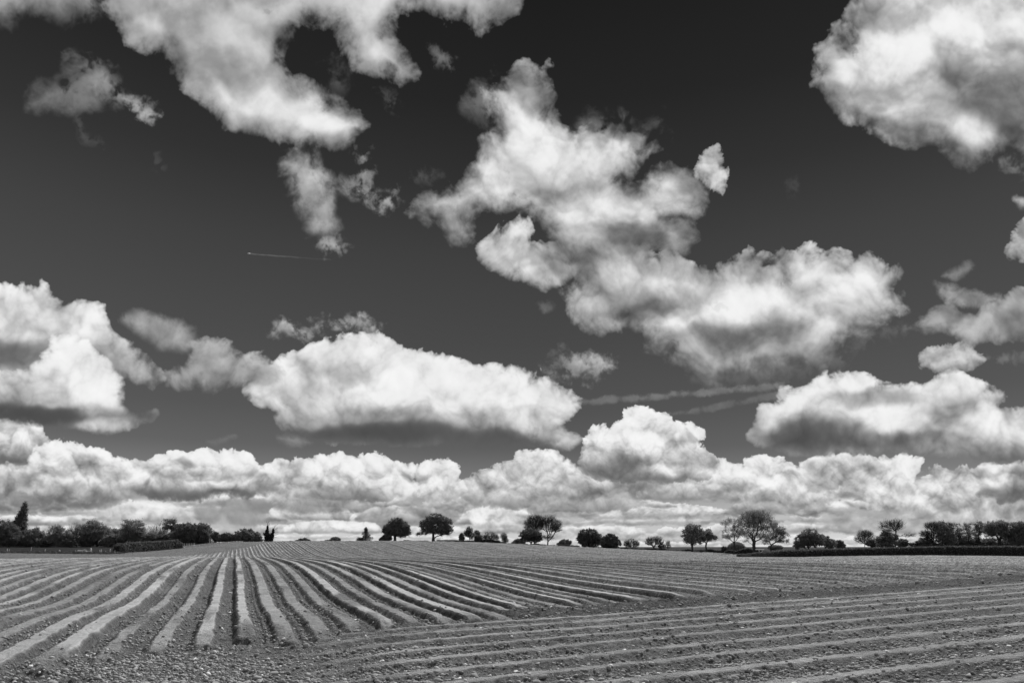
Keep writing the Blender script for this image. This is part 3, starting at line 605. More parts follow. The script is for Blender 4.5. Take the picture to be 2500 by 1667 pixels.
def tubes(segs, sides):
    """segs (n,8): p0 p1 r0 r1 -> prism mesh"""
    S = np.asarray(segs, np.float64); n = len(S)
    p0, p1, r0, r1 = S[:, :3], S[:, 3:6], S[:, 6], S[:, 7]
    d = p1-p0; d /= np.linalg.norm(d, axis=1)[:, None]+1e-9
    up = np.where(np.abs(d[:, 2:3]) > .9, [[1.0, 0, 0]], [[0, 0, 1.0]])
    a = np.cross(d, up); a /= np.linalg.norm(a, axis=1)[:, None]+1e-9; b = np.cross(d, a)
    V = np.empty((n, 2, sides, 3))
    for k in range(sides):
        t = 2*math.pi*k/sides; o = a*math.cos(t)+b*math.sin(t)
        V[:, 0, k] = p0+o*r0[:, None]; V[:, 1, k] = p1+o*r1[:, None]
    base = np.arange(n)[:, None]*2*sides; F = []
    for k in range(sides):
        k2 = (k+1) % sides
        F.append(np.concatenate([base+k, base+k2, base+sides+k2, base+sides+k], 1))
    return V.reshape(-1, 3), np.concatenate(F)
def join(parts):
    V = []; F = {}; o = 0
    for v, f in parts:
        V.append(v); F.setdefault(f.shape[1], []).append(f+o); o += len(v)
    return np.concatenate(V), [np.concatenate(x) for x in F.values()]
def leaves(P, size, rs, flat=0.0):
    n = len(P); N = rs.normal(size=(n, 3)); N[:, 2] += flat*2
    N /= np.linalg.norm(N, axis=1)[:, None]+1e-9
    a = np.cross(N, rs.normal(size=(n, 3))); a /= np.linalg.norm(a, axis=1)[:, None]+1e-9; b = np.cross(N, a)
    s = size*(0.5+rs.rand(n, 1)); s2 = s*(.45+.5*rs.rand(n, 1))
    V = np.stack([P-a*s*.5, P+b*s2*.5+N*s*.08, P+a*s*.5, P-b*s2*.5+N*s*.08], 1).reshape(-1, 3)
    F = np.arange(n*4).reshape(n, 4)
    return V, F
def skeleton(root, forks, pts, rs, tipr, wander=.08):
    """connects every clump to its nearest limb; returns curved segments with pipe-model radii"""
    nodes = [root]+forks; par = [-1]+list(range(len(forks))); plen = [0.0]
    for i in range(1, len(nodes)): plen.append(plen[-1]+np.linalg.norm(nodes[i]-nodes[i-1]))
    top = nodes[-1]; start = max(1, len(forks)-2)
    order = np.argsort(np.linalg.norm(pts-top, axis=1))
    NA = np.array(nodes); PL = np.array(plen); ids = list(range(len(nodes)))
    usable = np.array([i >= start for i in range(len(nodes))])
    for k in order:
        p = pts[k]
        d = np.linalg.norm(NA-p, axis=1)+PL*0.45+np.maximum(0, NA[:, 2]-p[2])*.5
        d[~usable] = 1e9
        j = int(np.argmin(d)); q = NA[j]
        L = np.linalg.norm(p-q); m = max(1, min(4, int(L/1.0)))
        prev = j
        sag = np.array([0, 0, .12*L])
        for s in range(1, m+1):
            t = s/m; c = q+(p-q)*t+sag*math.sin(math.pi*t)*.6*(1 if s < m else 0)+rs.normal(size=3)*wander*L*(0 if s == m else 1)
            NA = np.vstack([NA, c]); PL = np.append(PL, PL[prev]+L/m); usable = np.append(usable, True); par.append(prev); prev = len(NA)-1
    n = len(NA); w = np.full(n, 0.0)
    child = np.zeros(n, bool)
    for i in range(n-1, 0, -1):
        if w[i] == 0: w[i] = 1.0
        w[par[i]] += w[i]
    r = tipr*np.power(np.maximum(w, 1), .46)
    segs = [np.concatenate([NA[par[i]], NA[i], [min(r[par[i]], r[i]*1.35), r[i]]]) for i in range(1, n)]
    return np.array(segs), NA, r
def tree(name, label, cat, px, py, D, blobs, kind='leaf', trunk=1.2, dens=1.0, leaf=None, mat=None, group=None, seed=0, fork=None, lean=0, limbmat='bark', clump=1.0, gapf=1.0):
    """px,py: column and row of the foot; D: distance; blobs: (column,row,rx,ry) of the crown in the 2500 px frame"""
    rs = np.random.RandomState(seed*7+13); s = D/FPX
    X = (px-PXC)*s; root_z = gz(X, D); foot = EYE-(py-PYH)*s
    root = empty(name, (X, D, root_z)); props(root, label, cat, group)
    kb = 1.17 if kind != 'bare' else 1.08
    B = [((bx-px)*s, EYE-(by-PYH)*s-root_z, rx*s*kb, ry*s*kb) for bx, by, rx, ry in blobs]
    low = min(b[1]-b[3] for b in B); top = max(b[1]+b[3] for b in B); Hh = top
    fz = fork if fork is not None else max(.12*Hh, low+.18*(top-low))
    if fork is not None: fz = fork*Hh
    pts = []; cs = []
    bare = kind == 'bare'
    csz = (.55 if not bare else .36)*clump*max(.55, min(1.3, Hh/8))
    for bx, bz, rx, rz in B:
        ry = (rx+rz)*.5 if rx < rz*1.8 else rx*.8
        vol = rx*rz*ry*4.19
        n = int(max(5, min(210, dens*vol/(csz**3*(7.5 if not bare else 9)))))
        u = rs.normal(size=(n, 3)); u /= np.linalg.norm(u, axis=1)[:, None]
        rad = np.power(rs.rand(n, 1), 1/2.6)
        p = u*rad*np.array([rx, ry, rz])*(.93-.0*csz)+np.array([bx, rs.normal()*rx*.15, bz])
        pts.append(p)
    pts = np.concatenate(pts); pts = pts[pts[:, 2] > .1]
    nf = 3; forks = [np.array([lean*s*t+rs.normal()*.03*fz, rs.normal()*.03*fz, fz*t]) for t in (.35, .7, 1.0)]
    segs, NA, r = skeleton(np.array([0.0, 0, -.3]), forks, pts, rs, .016 if not bare else .024)
    tw = trunk*s*.5
    # trunk keeps its measured girth
    k = max(tw/max(r[1], 1e-6), .2)
    sc_ = np.clip(segs[:, 6:8]/r[1], 0, 1); segs[:, 6:8] = segs[:, 6:8]*(1+(k-1)*sc_)
    segs[0, 6] *= 1.35
    parts = [tubes(segs[segs[:, 6] > .035], 6)] if (segs[:, 6] > .035).any() else []
    thin = segs[segs[:, 6] <= .035]
    if len(thin): parts.append(tubes(thin, 3))
    lm = MB_[limbmat]
    v, f = join(parts); mesh_np('trunk', v, f, lm, root)
    cen = np.array([0, 0, (low+top)/2])
    if bare:
        # sprays of fine twigs at every limb tip
        tws = []
        for p in pts:
            out = p-np.array([0, 0, fz*.9]); out /= np.linalg.norm(out)+1e-9
            for _ in range(int(6*gapf)):
                d = out*1.2+rs.normal(size=3)*.5+np.array([0, 0, .2]); d /= np.linalg.norm(d)
                L = csz*(1.6+rs.rand()*2.0); a = p; r0 = .0075*max(1, D/190)
                b = a+d*L*.5+rs.normal(size=3)*.05; c = b+(d+rs.normal(size=3)*.4)*L*.5
                e = b+(d+rs.normal(size=3)*.7)*L*.45
                tws += [np.r_[a, b, r0*1.3, r0], np.r_[b, c, r0, r0*.5], np.r_[b, e, r0*.8, r0*.4]]
        v, f = tubes(tws, 3); mesh_np('crown', v, [f], mat and MB_[mat] or MB_['twig'], root)
    else:
        ls = leaf or .26
        n_l = int(64*gapf)
        P = np.repeat(pts, n_l, 0); sg = csz*.62
        o = rs.normal(size=P.shape)*sg*np.array([1, 1, .72]); P = P+o
        # a few stray sprigs break the outline
        q = pts[rs.randint(len(pts), size=len(pts)*6)]; dirn = q-cen; dirn /= np.linalg.norm(dirn, axis=1)[:, None]+1e-9
        q = q+dirn*csz*rs.rand(len(q), 1)*1.5+rs.normal(size=q.shape)*csz*.5
        P = np.concatenate([P, q]); P = P[P[:, 2] > .02]
        v, f = leaves(P, ls*max(.8, min(1.3, D/200))*(.82 if clump < .7 else 1), rs, .1); mesh_np('crown', v, [f], MB_[mat or 'leaf'], root)
    return root
OAKG = None
T = tree
# left-hand belt of trees
T('poplar_tree', 'tall leaning poplar at the far left, its pointed top well above the other trees', 'tree', 50, 1334, 190, [(60.5,1232,2.6,8),(58.5,1243,4.6,9),(56,1255,7,10),(52,1267,10,11),(48,1280,13,13),(46,1298,16,16),(46,1316,16,15)], mat='leaf_dark', trunk=5, dens=2.6, seed=1, clump=.5, fork=.2, lean=4)
T('broadleaf_tree', 'very dark dense tree on the left picture edge in front of the poplar', 'tree', 22, 1335, 186, [(12,1292,26,20),(30,1305,24,22),(5,1312,20,18)], mat='leaf_dark', trunk=4, dens=1.1, seed=2)
T('broadleaf_tree', 'low dark tree just right of the tall poplar, with rounded top', 'tree', 88, 1333, 188, [(86,1306,18,18),(92,1316,18,15)], mat='leaf', trunk=3, seed=3)
T('broadleaf_tree', 'loosely leafed tree with pale branches showing, second right of the poplar', 'tree', 140, 1333, 188, [(134,1302,20,18),(152,1298,13,15),(140,1316,24,14)], mat='leaf', trunk=3, dens=.8, seed=4, limbmat='bark_pale', gapf=.7)
T('broadleaf_tree', 'half bare greyish tree left of the big round tree in the left belt', 'tree', 188, 1333, 192, [(188,1296,20,18),(180,1310,20,18),(200,1300,14,18)], kind='bare', mat='twig_pale', trunk=3, dens=1.3, seed=5)
T('broadleaf_tree', 'big rounded tree in the middle of the left belt behind the straw mound', 'tree', 236, 1333, 190, [(234,1295,26,22),(246,1306,20,22),(218,1312,16,18)], mat='leaf', trunk=4, dens=1.1, seed=6)
T('broadleaf_tree', 'small flat topped tree right of the big rounded tree of the left belt', 'tree', 288, 1331, 196, [(287,1302,17,13),(280,1316,15,12),(300,1316,12,12)], mat='leaf_pale', trunk=3, dens=.8, seed=7)
T('broadleaf_tree', 'tall domed tree above the left end of the clipped hedge', 'tree', 328, 1331, 188, [(328,1288,24,20),(322,1306,26,20),(345,1306,20,18)], mat='leaf', trunk=4, seed=8)
T('broadleaf_tree', 'pale twiggy tree behind the clipped hedge, between a domed tree and a round-headed one', 'tree', 378, 1330, 192, [(375,1302,26,20),(395,1312,20,16)], kind='bare', mat='twig', trunk=3, dens=1.8, seed=9)
T('broadleaf_tree', 'round-headed tree standing higher behind the left belt with sky under its crown', 'tree', 419, 1328, 215, [(418,1282,24,14),(412,1290,16,9),(430,1286,13,11)], mat='leaf_dark', trunk=3.5, dens=.8, seed=10, gapf=.8)
T('broadleaf_tree', 'dense dark tree, left of the pair that ends the left belt', 'tree', 453, 1328, 186, [(455,1298,22,20),(447,1310,24,16),(436,1316,16,12)], mat='leaf_dark', trunk=4, dens=1.2, seed=11)
T('broadleaf_tree', 'dense dark round tree that ends the left belt beside pale posts', 'tree', 488, 1327, 184, [(487,1298,25,20),(494,1310,20,16),(476,1310,18,16)], mat='leaf_dark', trunk=4, dens=1.3, seed=12)
T('shrub', 'small dark round shrub just right of the left belt of trees', 'shrub', 527, 1322, 182, [(526,1308,9,9),(530,1314,10,8)], mat='leaf_dark', trunk=1.5, seed=13, clump=.7)
T('shrub', 'low dark scrub between a small round shrub and a large spreading bush', 'shrub', 553, 1322, 183, [(545,1313,14,8),(562,1313,14,8),(550,1306,10,6)], mat='leaf_dark', trunk=1.5, seed=14, clump=.7)
T('bush', 'large spreading bush left of the ivy covered stump', 'bush', 604, 1322, 184, [(600,1305,24,14),(615,1310,22,12),(588,1311,16,10),(628,1314,12,8)], mat='leaf', trunk=2, seed=15, dens=1.0, clump=.8, gapf=.8)
for i_, (x_, w_, h_, l_) in enumerate(((70, 14, 12, 'low dark bushes right of the leaning poplar foot'), (112, 16, 11, 'dark bushes filling the gap left of the loosely leafed tree'), (163, 14, 14, 'dark bushes between the loosely leafed tree and the half bare grey one'), (212, 14, 16, 'dark bushes at the left foot of the big rounded tree'), (268, 15, 14, 'bushes between the big rounded tree and the small flat topped one'), (308, 14, 14, 'bushes left of the tall domed tree above the hedge'), (362, 16, 16, 'grey bushes behind the middle of the clipped hedge'), (408, 20, 15, 'bushes below the round-headed tree behind the clipped hedge'), (470, 16, 16, 'dark bushes joining the last two dark trees of the left belt'))):
    T('bush', l_, 'bush', x_, 1333-max(0, x_-380)*.055, 189, [(x_-w_*.4, 1332-h_*.8-max(0, x_-380)*.05, w_, h_*.9), (x_+w_*.5, 1331-h_*.9-max(0, x_-380)*.05, w_, h_)], mat="leaf_dark" if i_ % 2 else 'leaf', trunk=1, seed=80+i_, dens=1.2, clump=.8)
# trees along the far crest
T('far_tree', 'dark crown peeping low over the crest right of the ivy stump', 'tree', 743, 1325, 260, [(741,1320,13,6),(730,1322,9,4),(748,1321,9,5)], mat='leaf_dark', trunk=2, seed=17, clump=.6, gapf=.7)
T('far_tree', 'small grey domed crown alone on the crest left of the conical bare tree', 'tree', 817, 1325, 240, [(817,1317,12,6),(800,1321,8,3)], mat='leaf', trunk=1.6, seed=18, clump=.6, gapf=.6)
T('bare_tree', 'bare conical tree with fine twigs on the crest left of the two oaks', 'tree', 893, 1323, 200, [(893,1295,4,7),(893,1305,10,8),(895,1314,15,8),(880,1316,10,6)], kind='bare', mat='twig', trunk=2, dens=2.2, seed=19, clump=.6, fork=.6)
T('oak_tree', 'left one of two big dark oaks on the crest, with a bush at its foot', 'tree', 964, 1323, 190, [(968,1276,17,12),(952,1291,17,12),(985,1288,14,14),(943,1296,9,7),(993,1298,9,9),(970,1297,26,9),(955,1302,12,6),(980,1305,16,5)], mat='leaf_dark', trunk=7, dens=1.0, seed=20, clump=.72, leaf=.23, fork=.27, gapf=.8)
T('bush', 'small dark bush under the left side of the left oak on the crest', 'bush', 943, 1323, 188, [(944,1313,11,9),(936,1317,9,6)], mat='leaf_dark', trunk=1.5, seed=21, clump=.6)
T('oak_tree', 'right one of two big dark oaks on the crest, broad crown on a clear trunk', 'tree', 1058, 1323, 188, [(1062,1268,22,13),(1042,1280,18,12),(1085,1276,18,15),(1094,1291,12,9),(1074,1292,26,9),(1038,1296,15,7),(1026,1304,10,4),(1082,1302,16,5),(1050,1286,18,9)], mat='leaf_dark', trunk=7.5, dens=1.0, seed=22, clump=.72, leaf=.23, fork=.25, gapf=.8)
T('conifer_shrub', 'small upright dark evergreen at the start of the scrub right of the oaks', 'shrub', 1127, 1321, 205, [(1127,1306,4,5),(1127,1313,6,8)], mat='leaf_dark', trunk=1.2, seed=23, clump=.5)
T('bare_tree', 'tall thin bare tree beside the small upright evergreen', 'tree', 1146, 1322, 208, [(1146,1295,9,9),(1140,1303,8,8),(1150,1308,8,9)], kind='bare', mat='twig', trunk=1.4, dens=1.6, seed=24, clump=.7)
T('bare_tree', 'second thin bare tree right of the small upright evergreen, with dark scrub at its foot', 'tree', 1164, 1322, 208, [(1164,1303,8,8),(1168,1312,9,8)], kind='bare', mat='twig', trunk=1.4, dens=1.6, seed=25, clump=.7)
T('bush', 'dark bush at the feet of the thin bare trees', 'bush', 1167, 1323, 204, [(1167,1314,8,8)], mat='leaf_dark', trunk=1, seed=26, clump=.5)
T('broadleaf_tree', 'low wide open-branched tree right of the thin bare trees', 'tree', 1196, 1326, 205, [(1196,1307,20,9),(1186,1313,11,7),(1208,1312,10,7)], kind='bare', mat='twig', trunk=2.2, dens=3.0, seed=27, clump=.6)
T('bare_tree', 'thin twiggy bare tree alone between the wide open tree and the tall bare pair', 'tree', 1230, 1327, 208, [(1230,1310,8,9),(1233,1318,8,8)], kind='bare', mat='twig_pale', trunk=1.4, dens=1.8, seed=28, clump=.7)
T('shrub', 'scraggy low shrub left of the dark tree under the tall bare pair', 'shrub', 1268, 1331, 205, [(1268,1322,14,6),(1260,1325,10,4)], mat='leaf_dark', trunk=1.2, seed=29, clump=.6, gapf=.5)
T('bare_tree', 'left tree of the tall bare pair, rising out of a dark rounded tree', 'tree', 1306, 1330, 205, [(1303,1270,18,12),(1291,1282,12,12),(1317,1272,14,13),(1312,1286,15,11),(1300,1290,14,9)], kind='bare', mat='twig', trunk=4, dens=2.0, seed=30, clump=.8, fork=.45)
T('broadleaf_tree', 'dark rounded tree in front of the tall bare pair', 'tree', 1297, 1330, 200, [(1296,1303,24,14),(1285,1310,17,11),(1308,1312,16,10)], mat='leaf_dark', trunk=4, seed=31, dens=1.1, clump=.58, gapf=.6)
T('bare_tree', 'right tree of the tall bare pair, broad fan of fine branches on a straight trunk', 'tree', 1337, 1332, 204, [(1340,1272,18,11),(1325,1282,12,11),(1357,1283,14,12),(1345,1290,17,10),(1358,1294,12,6),(1338,1310,16,6)], kind='bare', mat='twig', trunk=3.2, dens=2.0, seed=32, clump=.8, fork=.38)
T('bush', 'rounded bush right of the tall bare pair', 'bush', 1380, 1334, 205, [(1381,1325,14,8),(1370,1328,9,6)], mat='leaf', trunk=1.5, seed=33, clump=.6)
T('broadleaf_tree', 'larger dense round dark tree of two side by side right of the tall bare pair', 'tree', 1438, 1337, 198, [(1438,1304,23,14),(1424,1314,15,12),(1452,1314,17,14),(1440,1325,26,10)], mat='leaf_dark', trunk=4, dens=1.3, seed=34, clump=.58, gapf=.6)
T('broadleaf_tree', 'smaller dense dark tree of two side by side, on the right', 'tree', 1492, 1340, 196, [(1491,1315,18,11),(1497,1326,18,11),(1482,1326,14,10)], mat='leaf_dark', trunk=3, dens=1.2, seed=35, clump=.8)
T('bare_tree', 'smaller fan-shaped bare tree right of the two dense dark trees', 'tree', 1541, 1342, 205, [(1541,1324,17,9),(1532,1328,10,8),(1552,1328,9,8)], kind='bare', mat='twig', trunk=2.4, dens=2.6, seed=36, clump=.6, fork=.3)
T('bare_tree', 'larger fan-shaped bare tree left of the wind-swept leafy pair', 'tree', 1597, 1344, 203, [(1597,1317,19,9),(1586,1323,12,9),(1608,1323,12,9),(1616,1333,10,6)], kind='bare', mat='twig', trunk=3, dens=2.6, seed=37, clump=.65, fork=.28)
T('bare_tree', 'thin wispy sapling right of the larger fan-shaped tree', 'sapling', 1630, 1341, 205, [(1630,1326,6,7),(1633,1334,6,5)], kind='bare', mat='twig_pale', trunk=.8, dens=.8, seed=38, clump=.6, gapf=.5)
T('broadleaf_tree', 'taller leafy tree of the wind-swept pair standing in the low hedge', 'tree', 1690, 1347, 180, [(1693,1290,18,13),(1678,1302,13,11),(1702,1302,17,12),(1683,1317,16,11),(1697,1320,15,10)], mat='leaf', trunk=5, dens=1.0, seed=39, clump=.8, fork=.3)
T('broadleaf_tree', 'shorter leafy tree of the wind-swept pair, reaching to the right on two stems', 'tree', 1724, 1347, 182, [(1724,1302,16,10),(1737,1310,12,8),(1718,1314,16,9),(1745,1311,6,5)], mat='leaf', trunk=4, dens=1.0, seed=40, clump=.8, fork=.4)
T('shrub', 'small spiky shrub left of the thatch-like mound', 'shrub', 1768, 1348, 180, [(1768,1340,7,6)], kind='bare', mat='twig', trunk=.8, dens=1.6, seed=41, clump=.5)
T('broadleaf_tree', 'slender open tree left of the largest tree, a rounded mound behind its trunk', 'tree', 1791, 1350, 165, [(1772,1277,10,10),(1783,1267,10,7),(1795,1285,16,12),(1800,1300,16,9),(1774,1298,13,4),(1770,1308,10,4),(1788,1308,20,7),(1805,1272,10,9)], mat='leaf', trunk=3.2, dens=1.1, seed=42, clump=.62, leaf=.2, fork=.3, gapf=.85)
T('oak_tree', 'largest tree of the skyline, huge domed oak with a stout trunk', 'tree', 1842, 1350, 160, [(1835,1256,24,11),(1813,1266,12,9),(1858,1260,24,14),(1878,1273,14,14),(1840,1270,26,14),(1828,1278,18,10),(1850,1284,24,11),(1818,1294,15,10),(1872,1294,16,10),(1833,1305,20,10),(1862,1310,18,8),(1822,1318,9,6)], mat='leaf', trunk=8, dens=1.5, seed=43, clump=.58, leaf=.2, fork=.3, gapf=.6)
T('broadleaf_tree', 'open spreading tree at the right side of the largest oak', 'tree', 1882, 1349, 163, [(1888,1284,13,11),(1905,1292,13,9),(1895,1300,17,9),(1912,1305,13,8),(1880,1310,18,7),(1915,1320,11,5),(1870,1322,12,5),(1900,1318,14,6)], mat='leaf', trunk=3.6, dens=1.2, seed=44, clump=.62, leaf=.2, fork=.3, gapf=.9)
T('bush', 'pale grey distant bush seen under the spreading tree', 'bush', 1893, 1342, 240, [(1893,1336,18,5)], mat='leaf_pale', trunk=1, seed=45, clump=.6)
T('broadleaf_tree', 'big dense rounded bush-like tree standing alone behind the left part of the long hedge', 'tree', 1975, 1342, 175, [(1975,1308,24,16),(1962,1320,20,15),(1990,1318,22,16),(1950,1330,12,9)], mat='leaf', trunk=4, dens=1.2, seed=46, clump=.58, gapf=.6)
T('broadleaf_tree', 'lower grey half of the dense clump, sloping down to the right', 'tree', 2015, 1341, 178, [(2010,1318,20,12),(2024,1326,15,11)], mat='leaf_pale', trunk=3, dens=1.1, seed=47, clump=.58, gapf=.6)
T('bush', 'small tree at the right end of the dense clump with pale sky beyond it', 'tree', 2049, 1340, 180, [(2047,1325,10,6),(2052,1332,11,7)], mat='leaf', trunk=1.6, seed=48, clump=.6)
T('bare_tree', 'pale lacy bare tree, leftmost of the trees behind the right half of the hedge', 'tree', 2112, 1338, 200, [(2112,1303,16,9),(2103,1315,14,11),(2122,1312,12,12)], kind='bare', mat='twig_pale', trunk=1.6, dens=1.5, seed=49, clump=.9)
T('bush', 'low grey bush at the foot of the pale lacy tree', 'bush', 2128, 1338, 185, [(2128,1325,14,8),(2136,1329,10,6)], mat='leaf', trunk=1.5, seed=50, clump=.7)
T('broadleaf_tree', 'leafy pyramid-shaped tree under the left side of the great bare tree', 'tree', 2168, 1337, 180, [(2164,1301,12,9),(2158,1314,16,8),(2176,1312,14,9),(2165,1326,22,9)], mat='leaf', trunk=3, dens=1.0, seed=51, clump=.75, gapf=.8)
T('bare_tree', 'great bare tree with a long bent limb reaching right', 'tree', 2186, 1337, 185, [(2168,1281,18,8),(2157,1290,9,7),(2188,1277,14,8),(2198,1285,12,9),(2180,1290,16,8),(2212,1307,13,4),(2226,1305,9,5)], kind='bare', mat='twig', trunk=3.2, dens=1.7, seed=52, clump=.8, fork=.45)
T('bush', 'round grey bush right of the great bare tree trunk', 'bush', 2204, 1337, 190, [(2203,1325,13,9)], mat='leaf_pale', trunk=1.4, seed=53, clump=.7, gapf=.7)
T('shrub', 'low straggling scrub between the great bare tree and the right-hand wood', 'shrub', 2236, 1337, 185, [(2228,1329,12,5),(2246,1327,14,6)], kind='bare', mat='twig', trunk=1, dens=2.4, seed=54, clump=.6)
T('broadleaf_tree', 'half bare tree at the left end of the right-hand wood', 'tree', 2280, 1336, 182, [(2274,1285,16,9),(2284,1295,10,12),(2262,1304,16,8),(2272,1315,18,9)], kind='bare', mat='twig', trunk=2.4, dens=2.4, seed=55, clump=.75)
T('broadleaf_tree', 'tall dense dark tree, second from the left in the right-hand wood', 'tree', 2306, 1336, 180, [(2300,1283,13,11),(2318,1288,12,11),(2304,1300,20,12),(2310,1316,22,14)], mat='leaf', trunk=3.5, dens=1.2, seed=56, clump=.58, gapf=.6)
T('broadleaf_tree', 'slim feathery tree right of the tall dense dark one in the wood', 'tree', 2340, 1336, 183, [(2337,1281,7,7),(2342,1295,12,10),(2338,1312,12,12)], mat='leaf', trunk=2, dens=.8, seed=57, clump=.65, gapf=.6)
T('broadleaf_tree', 'narrow open tree in the middle of the right-hand wood with a straight stem', 'tree', 2364, 1336, 181, [(2361,1284,10,8),(2366,1296,12,9),(2360,1310,9,9)], mat='leaf_pale', trunk=2.4, dens=.9, seed=58, clump=.65, gapf=.7)
T('broadleaf_tree', 'tall grey-topped tree left of the broad oak near the right edge', 'tree', 2389, 1336, 182, [(2390,1281,13,8),(2394,1294,14,10),(2386,1306,10,9)], mat='leaf', trunk=3.4, dens=.9, seed=59, clump=.58, gapf=.6)
T('oak_tree', 'broad leafy oak with a thick dark trunk near the right edge', 'tree', 2440, 1336, 178, [(2432,1281,24,10),(2418,1290,16,10),(2450,1286,18,10),(2440,1298,26,10),(2460,1302,18,9),(2415,1304,12,6)], mat='leaf', trunk=7, dens=1.0, seed=60, clump=.58, fork=.35, gapf=.6)
T('broadleaf_tree', 'dense dark tree cut by the right picture edge', 'tree', 2492, 1336, 176, [(2485,1285,20,12),(2505,1295,24,16),(2482,1304,20,12),(2495,1320,28,14)], mat='leaf', trunk=4, dens=1.2, seed=61, clump=.58, gapf=.6)

for i_, (x_, w_, h_, l_) in enumerate(((2258, 14, 12, 'grey bushes at the left end of the right-hand wood'), (2322, 16, 18, 'dark bushes under the tall dense tree of the right-hand wood'), (2352, 14, 12, 'bushes beneath the slim feathery tree of the right-hand wood'), (2378, 12, 11, 'bushes beside the narrow open tree of the right-hand wood'), (2412, 16, 11, 'low branchy bushes between the grey-topped tree and the broad oak'), (2466, 18, 18, 'dense bushes right of the broad oak trunk near the right edge'))):
    T('bush', l_, 'bush', x_, 1336, 184, [(x_-w_*.4, 1335-h_*.8, w_, h_*.9), (x_+w_*.5, 1334-h_*.9, w_, h_)], mat='leaf_dark' if i_ % 2 else 'leaf', trunk=1, seed=95+i_, dens=.55, clump=.7, gapf=.35)


# ---------------------------------------------------------------- the ivy covered stump
def ivy_stump():
    D = 184; s = D/FPX; px, py = 655, 1322; X = (px-PXC)*s; zr = gz(X, D)
    root = empty('ivy_stump', (X, D, zr)); props(root, 'black twin-spiked dead tree wrapped in ivy, thin bare twigs fanning right', 'tree')
    rs = np.random.RandomState(5)
    P = lambda x, y, d=0: np.array([(x-px)*s, d, EYE-(y-PYH)*s-zr])
    st = [(P(652, 1323), P(653, 1300), .35, .25), (P(653, 1300), P(654, 1281), .25, .06), (P(660, 1323), P(663, 1305), .3, .2), (P(663, 1305), P(669, 1288), .2, .05)]
    tw = []
    for a, b in (((654, 1284), (650, 1272)), ((654, 1284), (657, 1270)), ((654, 1285), (659, 1276)), ((666, 1300), (681, 1298)), ((664, 1308), (680, 1303)), ((667, 1295), (678, 1288)), ((662, 1312), (676, 1310)), ((669, 1290), (672, 1280)), ((648, 1308), (639, 1304))):
        p, q = P(*a), P(*b); m = (p+q)/2+rs.normal(size=3)*.1
        tw += [np.r_[p, m, .05, .035], np.r_[m, q, .035, .015], np.r_[m, q+rs.normal(size=3)*.4, .025, .012]]
    v, f = join([tubes([np.r_[a, b, c, d] for a, b, c, d in st], 7), tubes(tw, 4)]); mesh_np('trunk', v, f, MB_['bark'], root)
    pts = []
    for (x, y, rx, ry, n) in ((653,1288,2.6,6,420),(652,1298,4.5,8,800),(653,1310,8,11,1700),(667,1297,3,8,480),(664,1308,5,9,800),(656,1318,11,6,1100),(645,1303,3,4,120)):
        u = rs.normal(size=(n, 3)); u /= np.linalg.norm(u, axis=1)[:, None]; u *= rs.rand(n, 1)**.4
        c = P(x, y); pts.append(c+u*np.array([rx*s, rx*s, ry*s]))
    v, f = leaves(np.concatenate(pts), .22, rs); mesh_np('ivy', v, [f], MB_['ivy'], root)
ivy_stump()
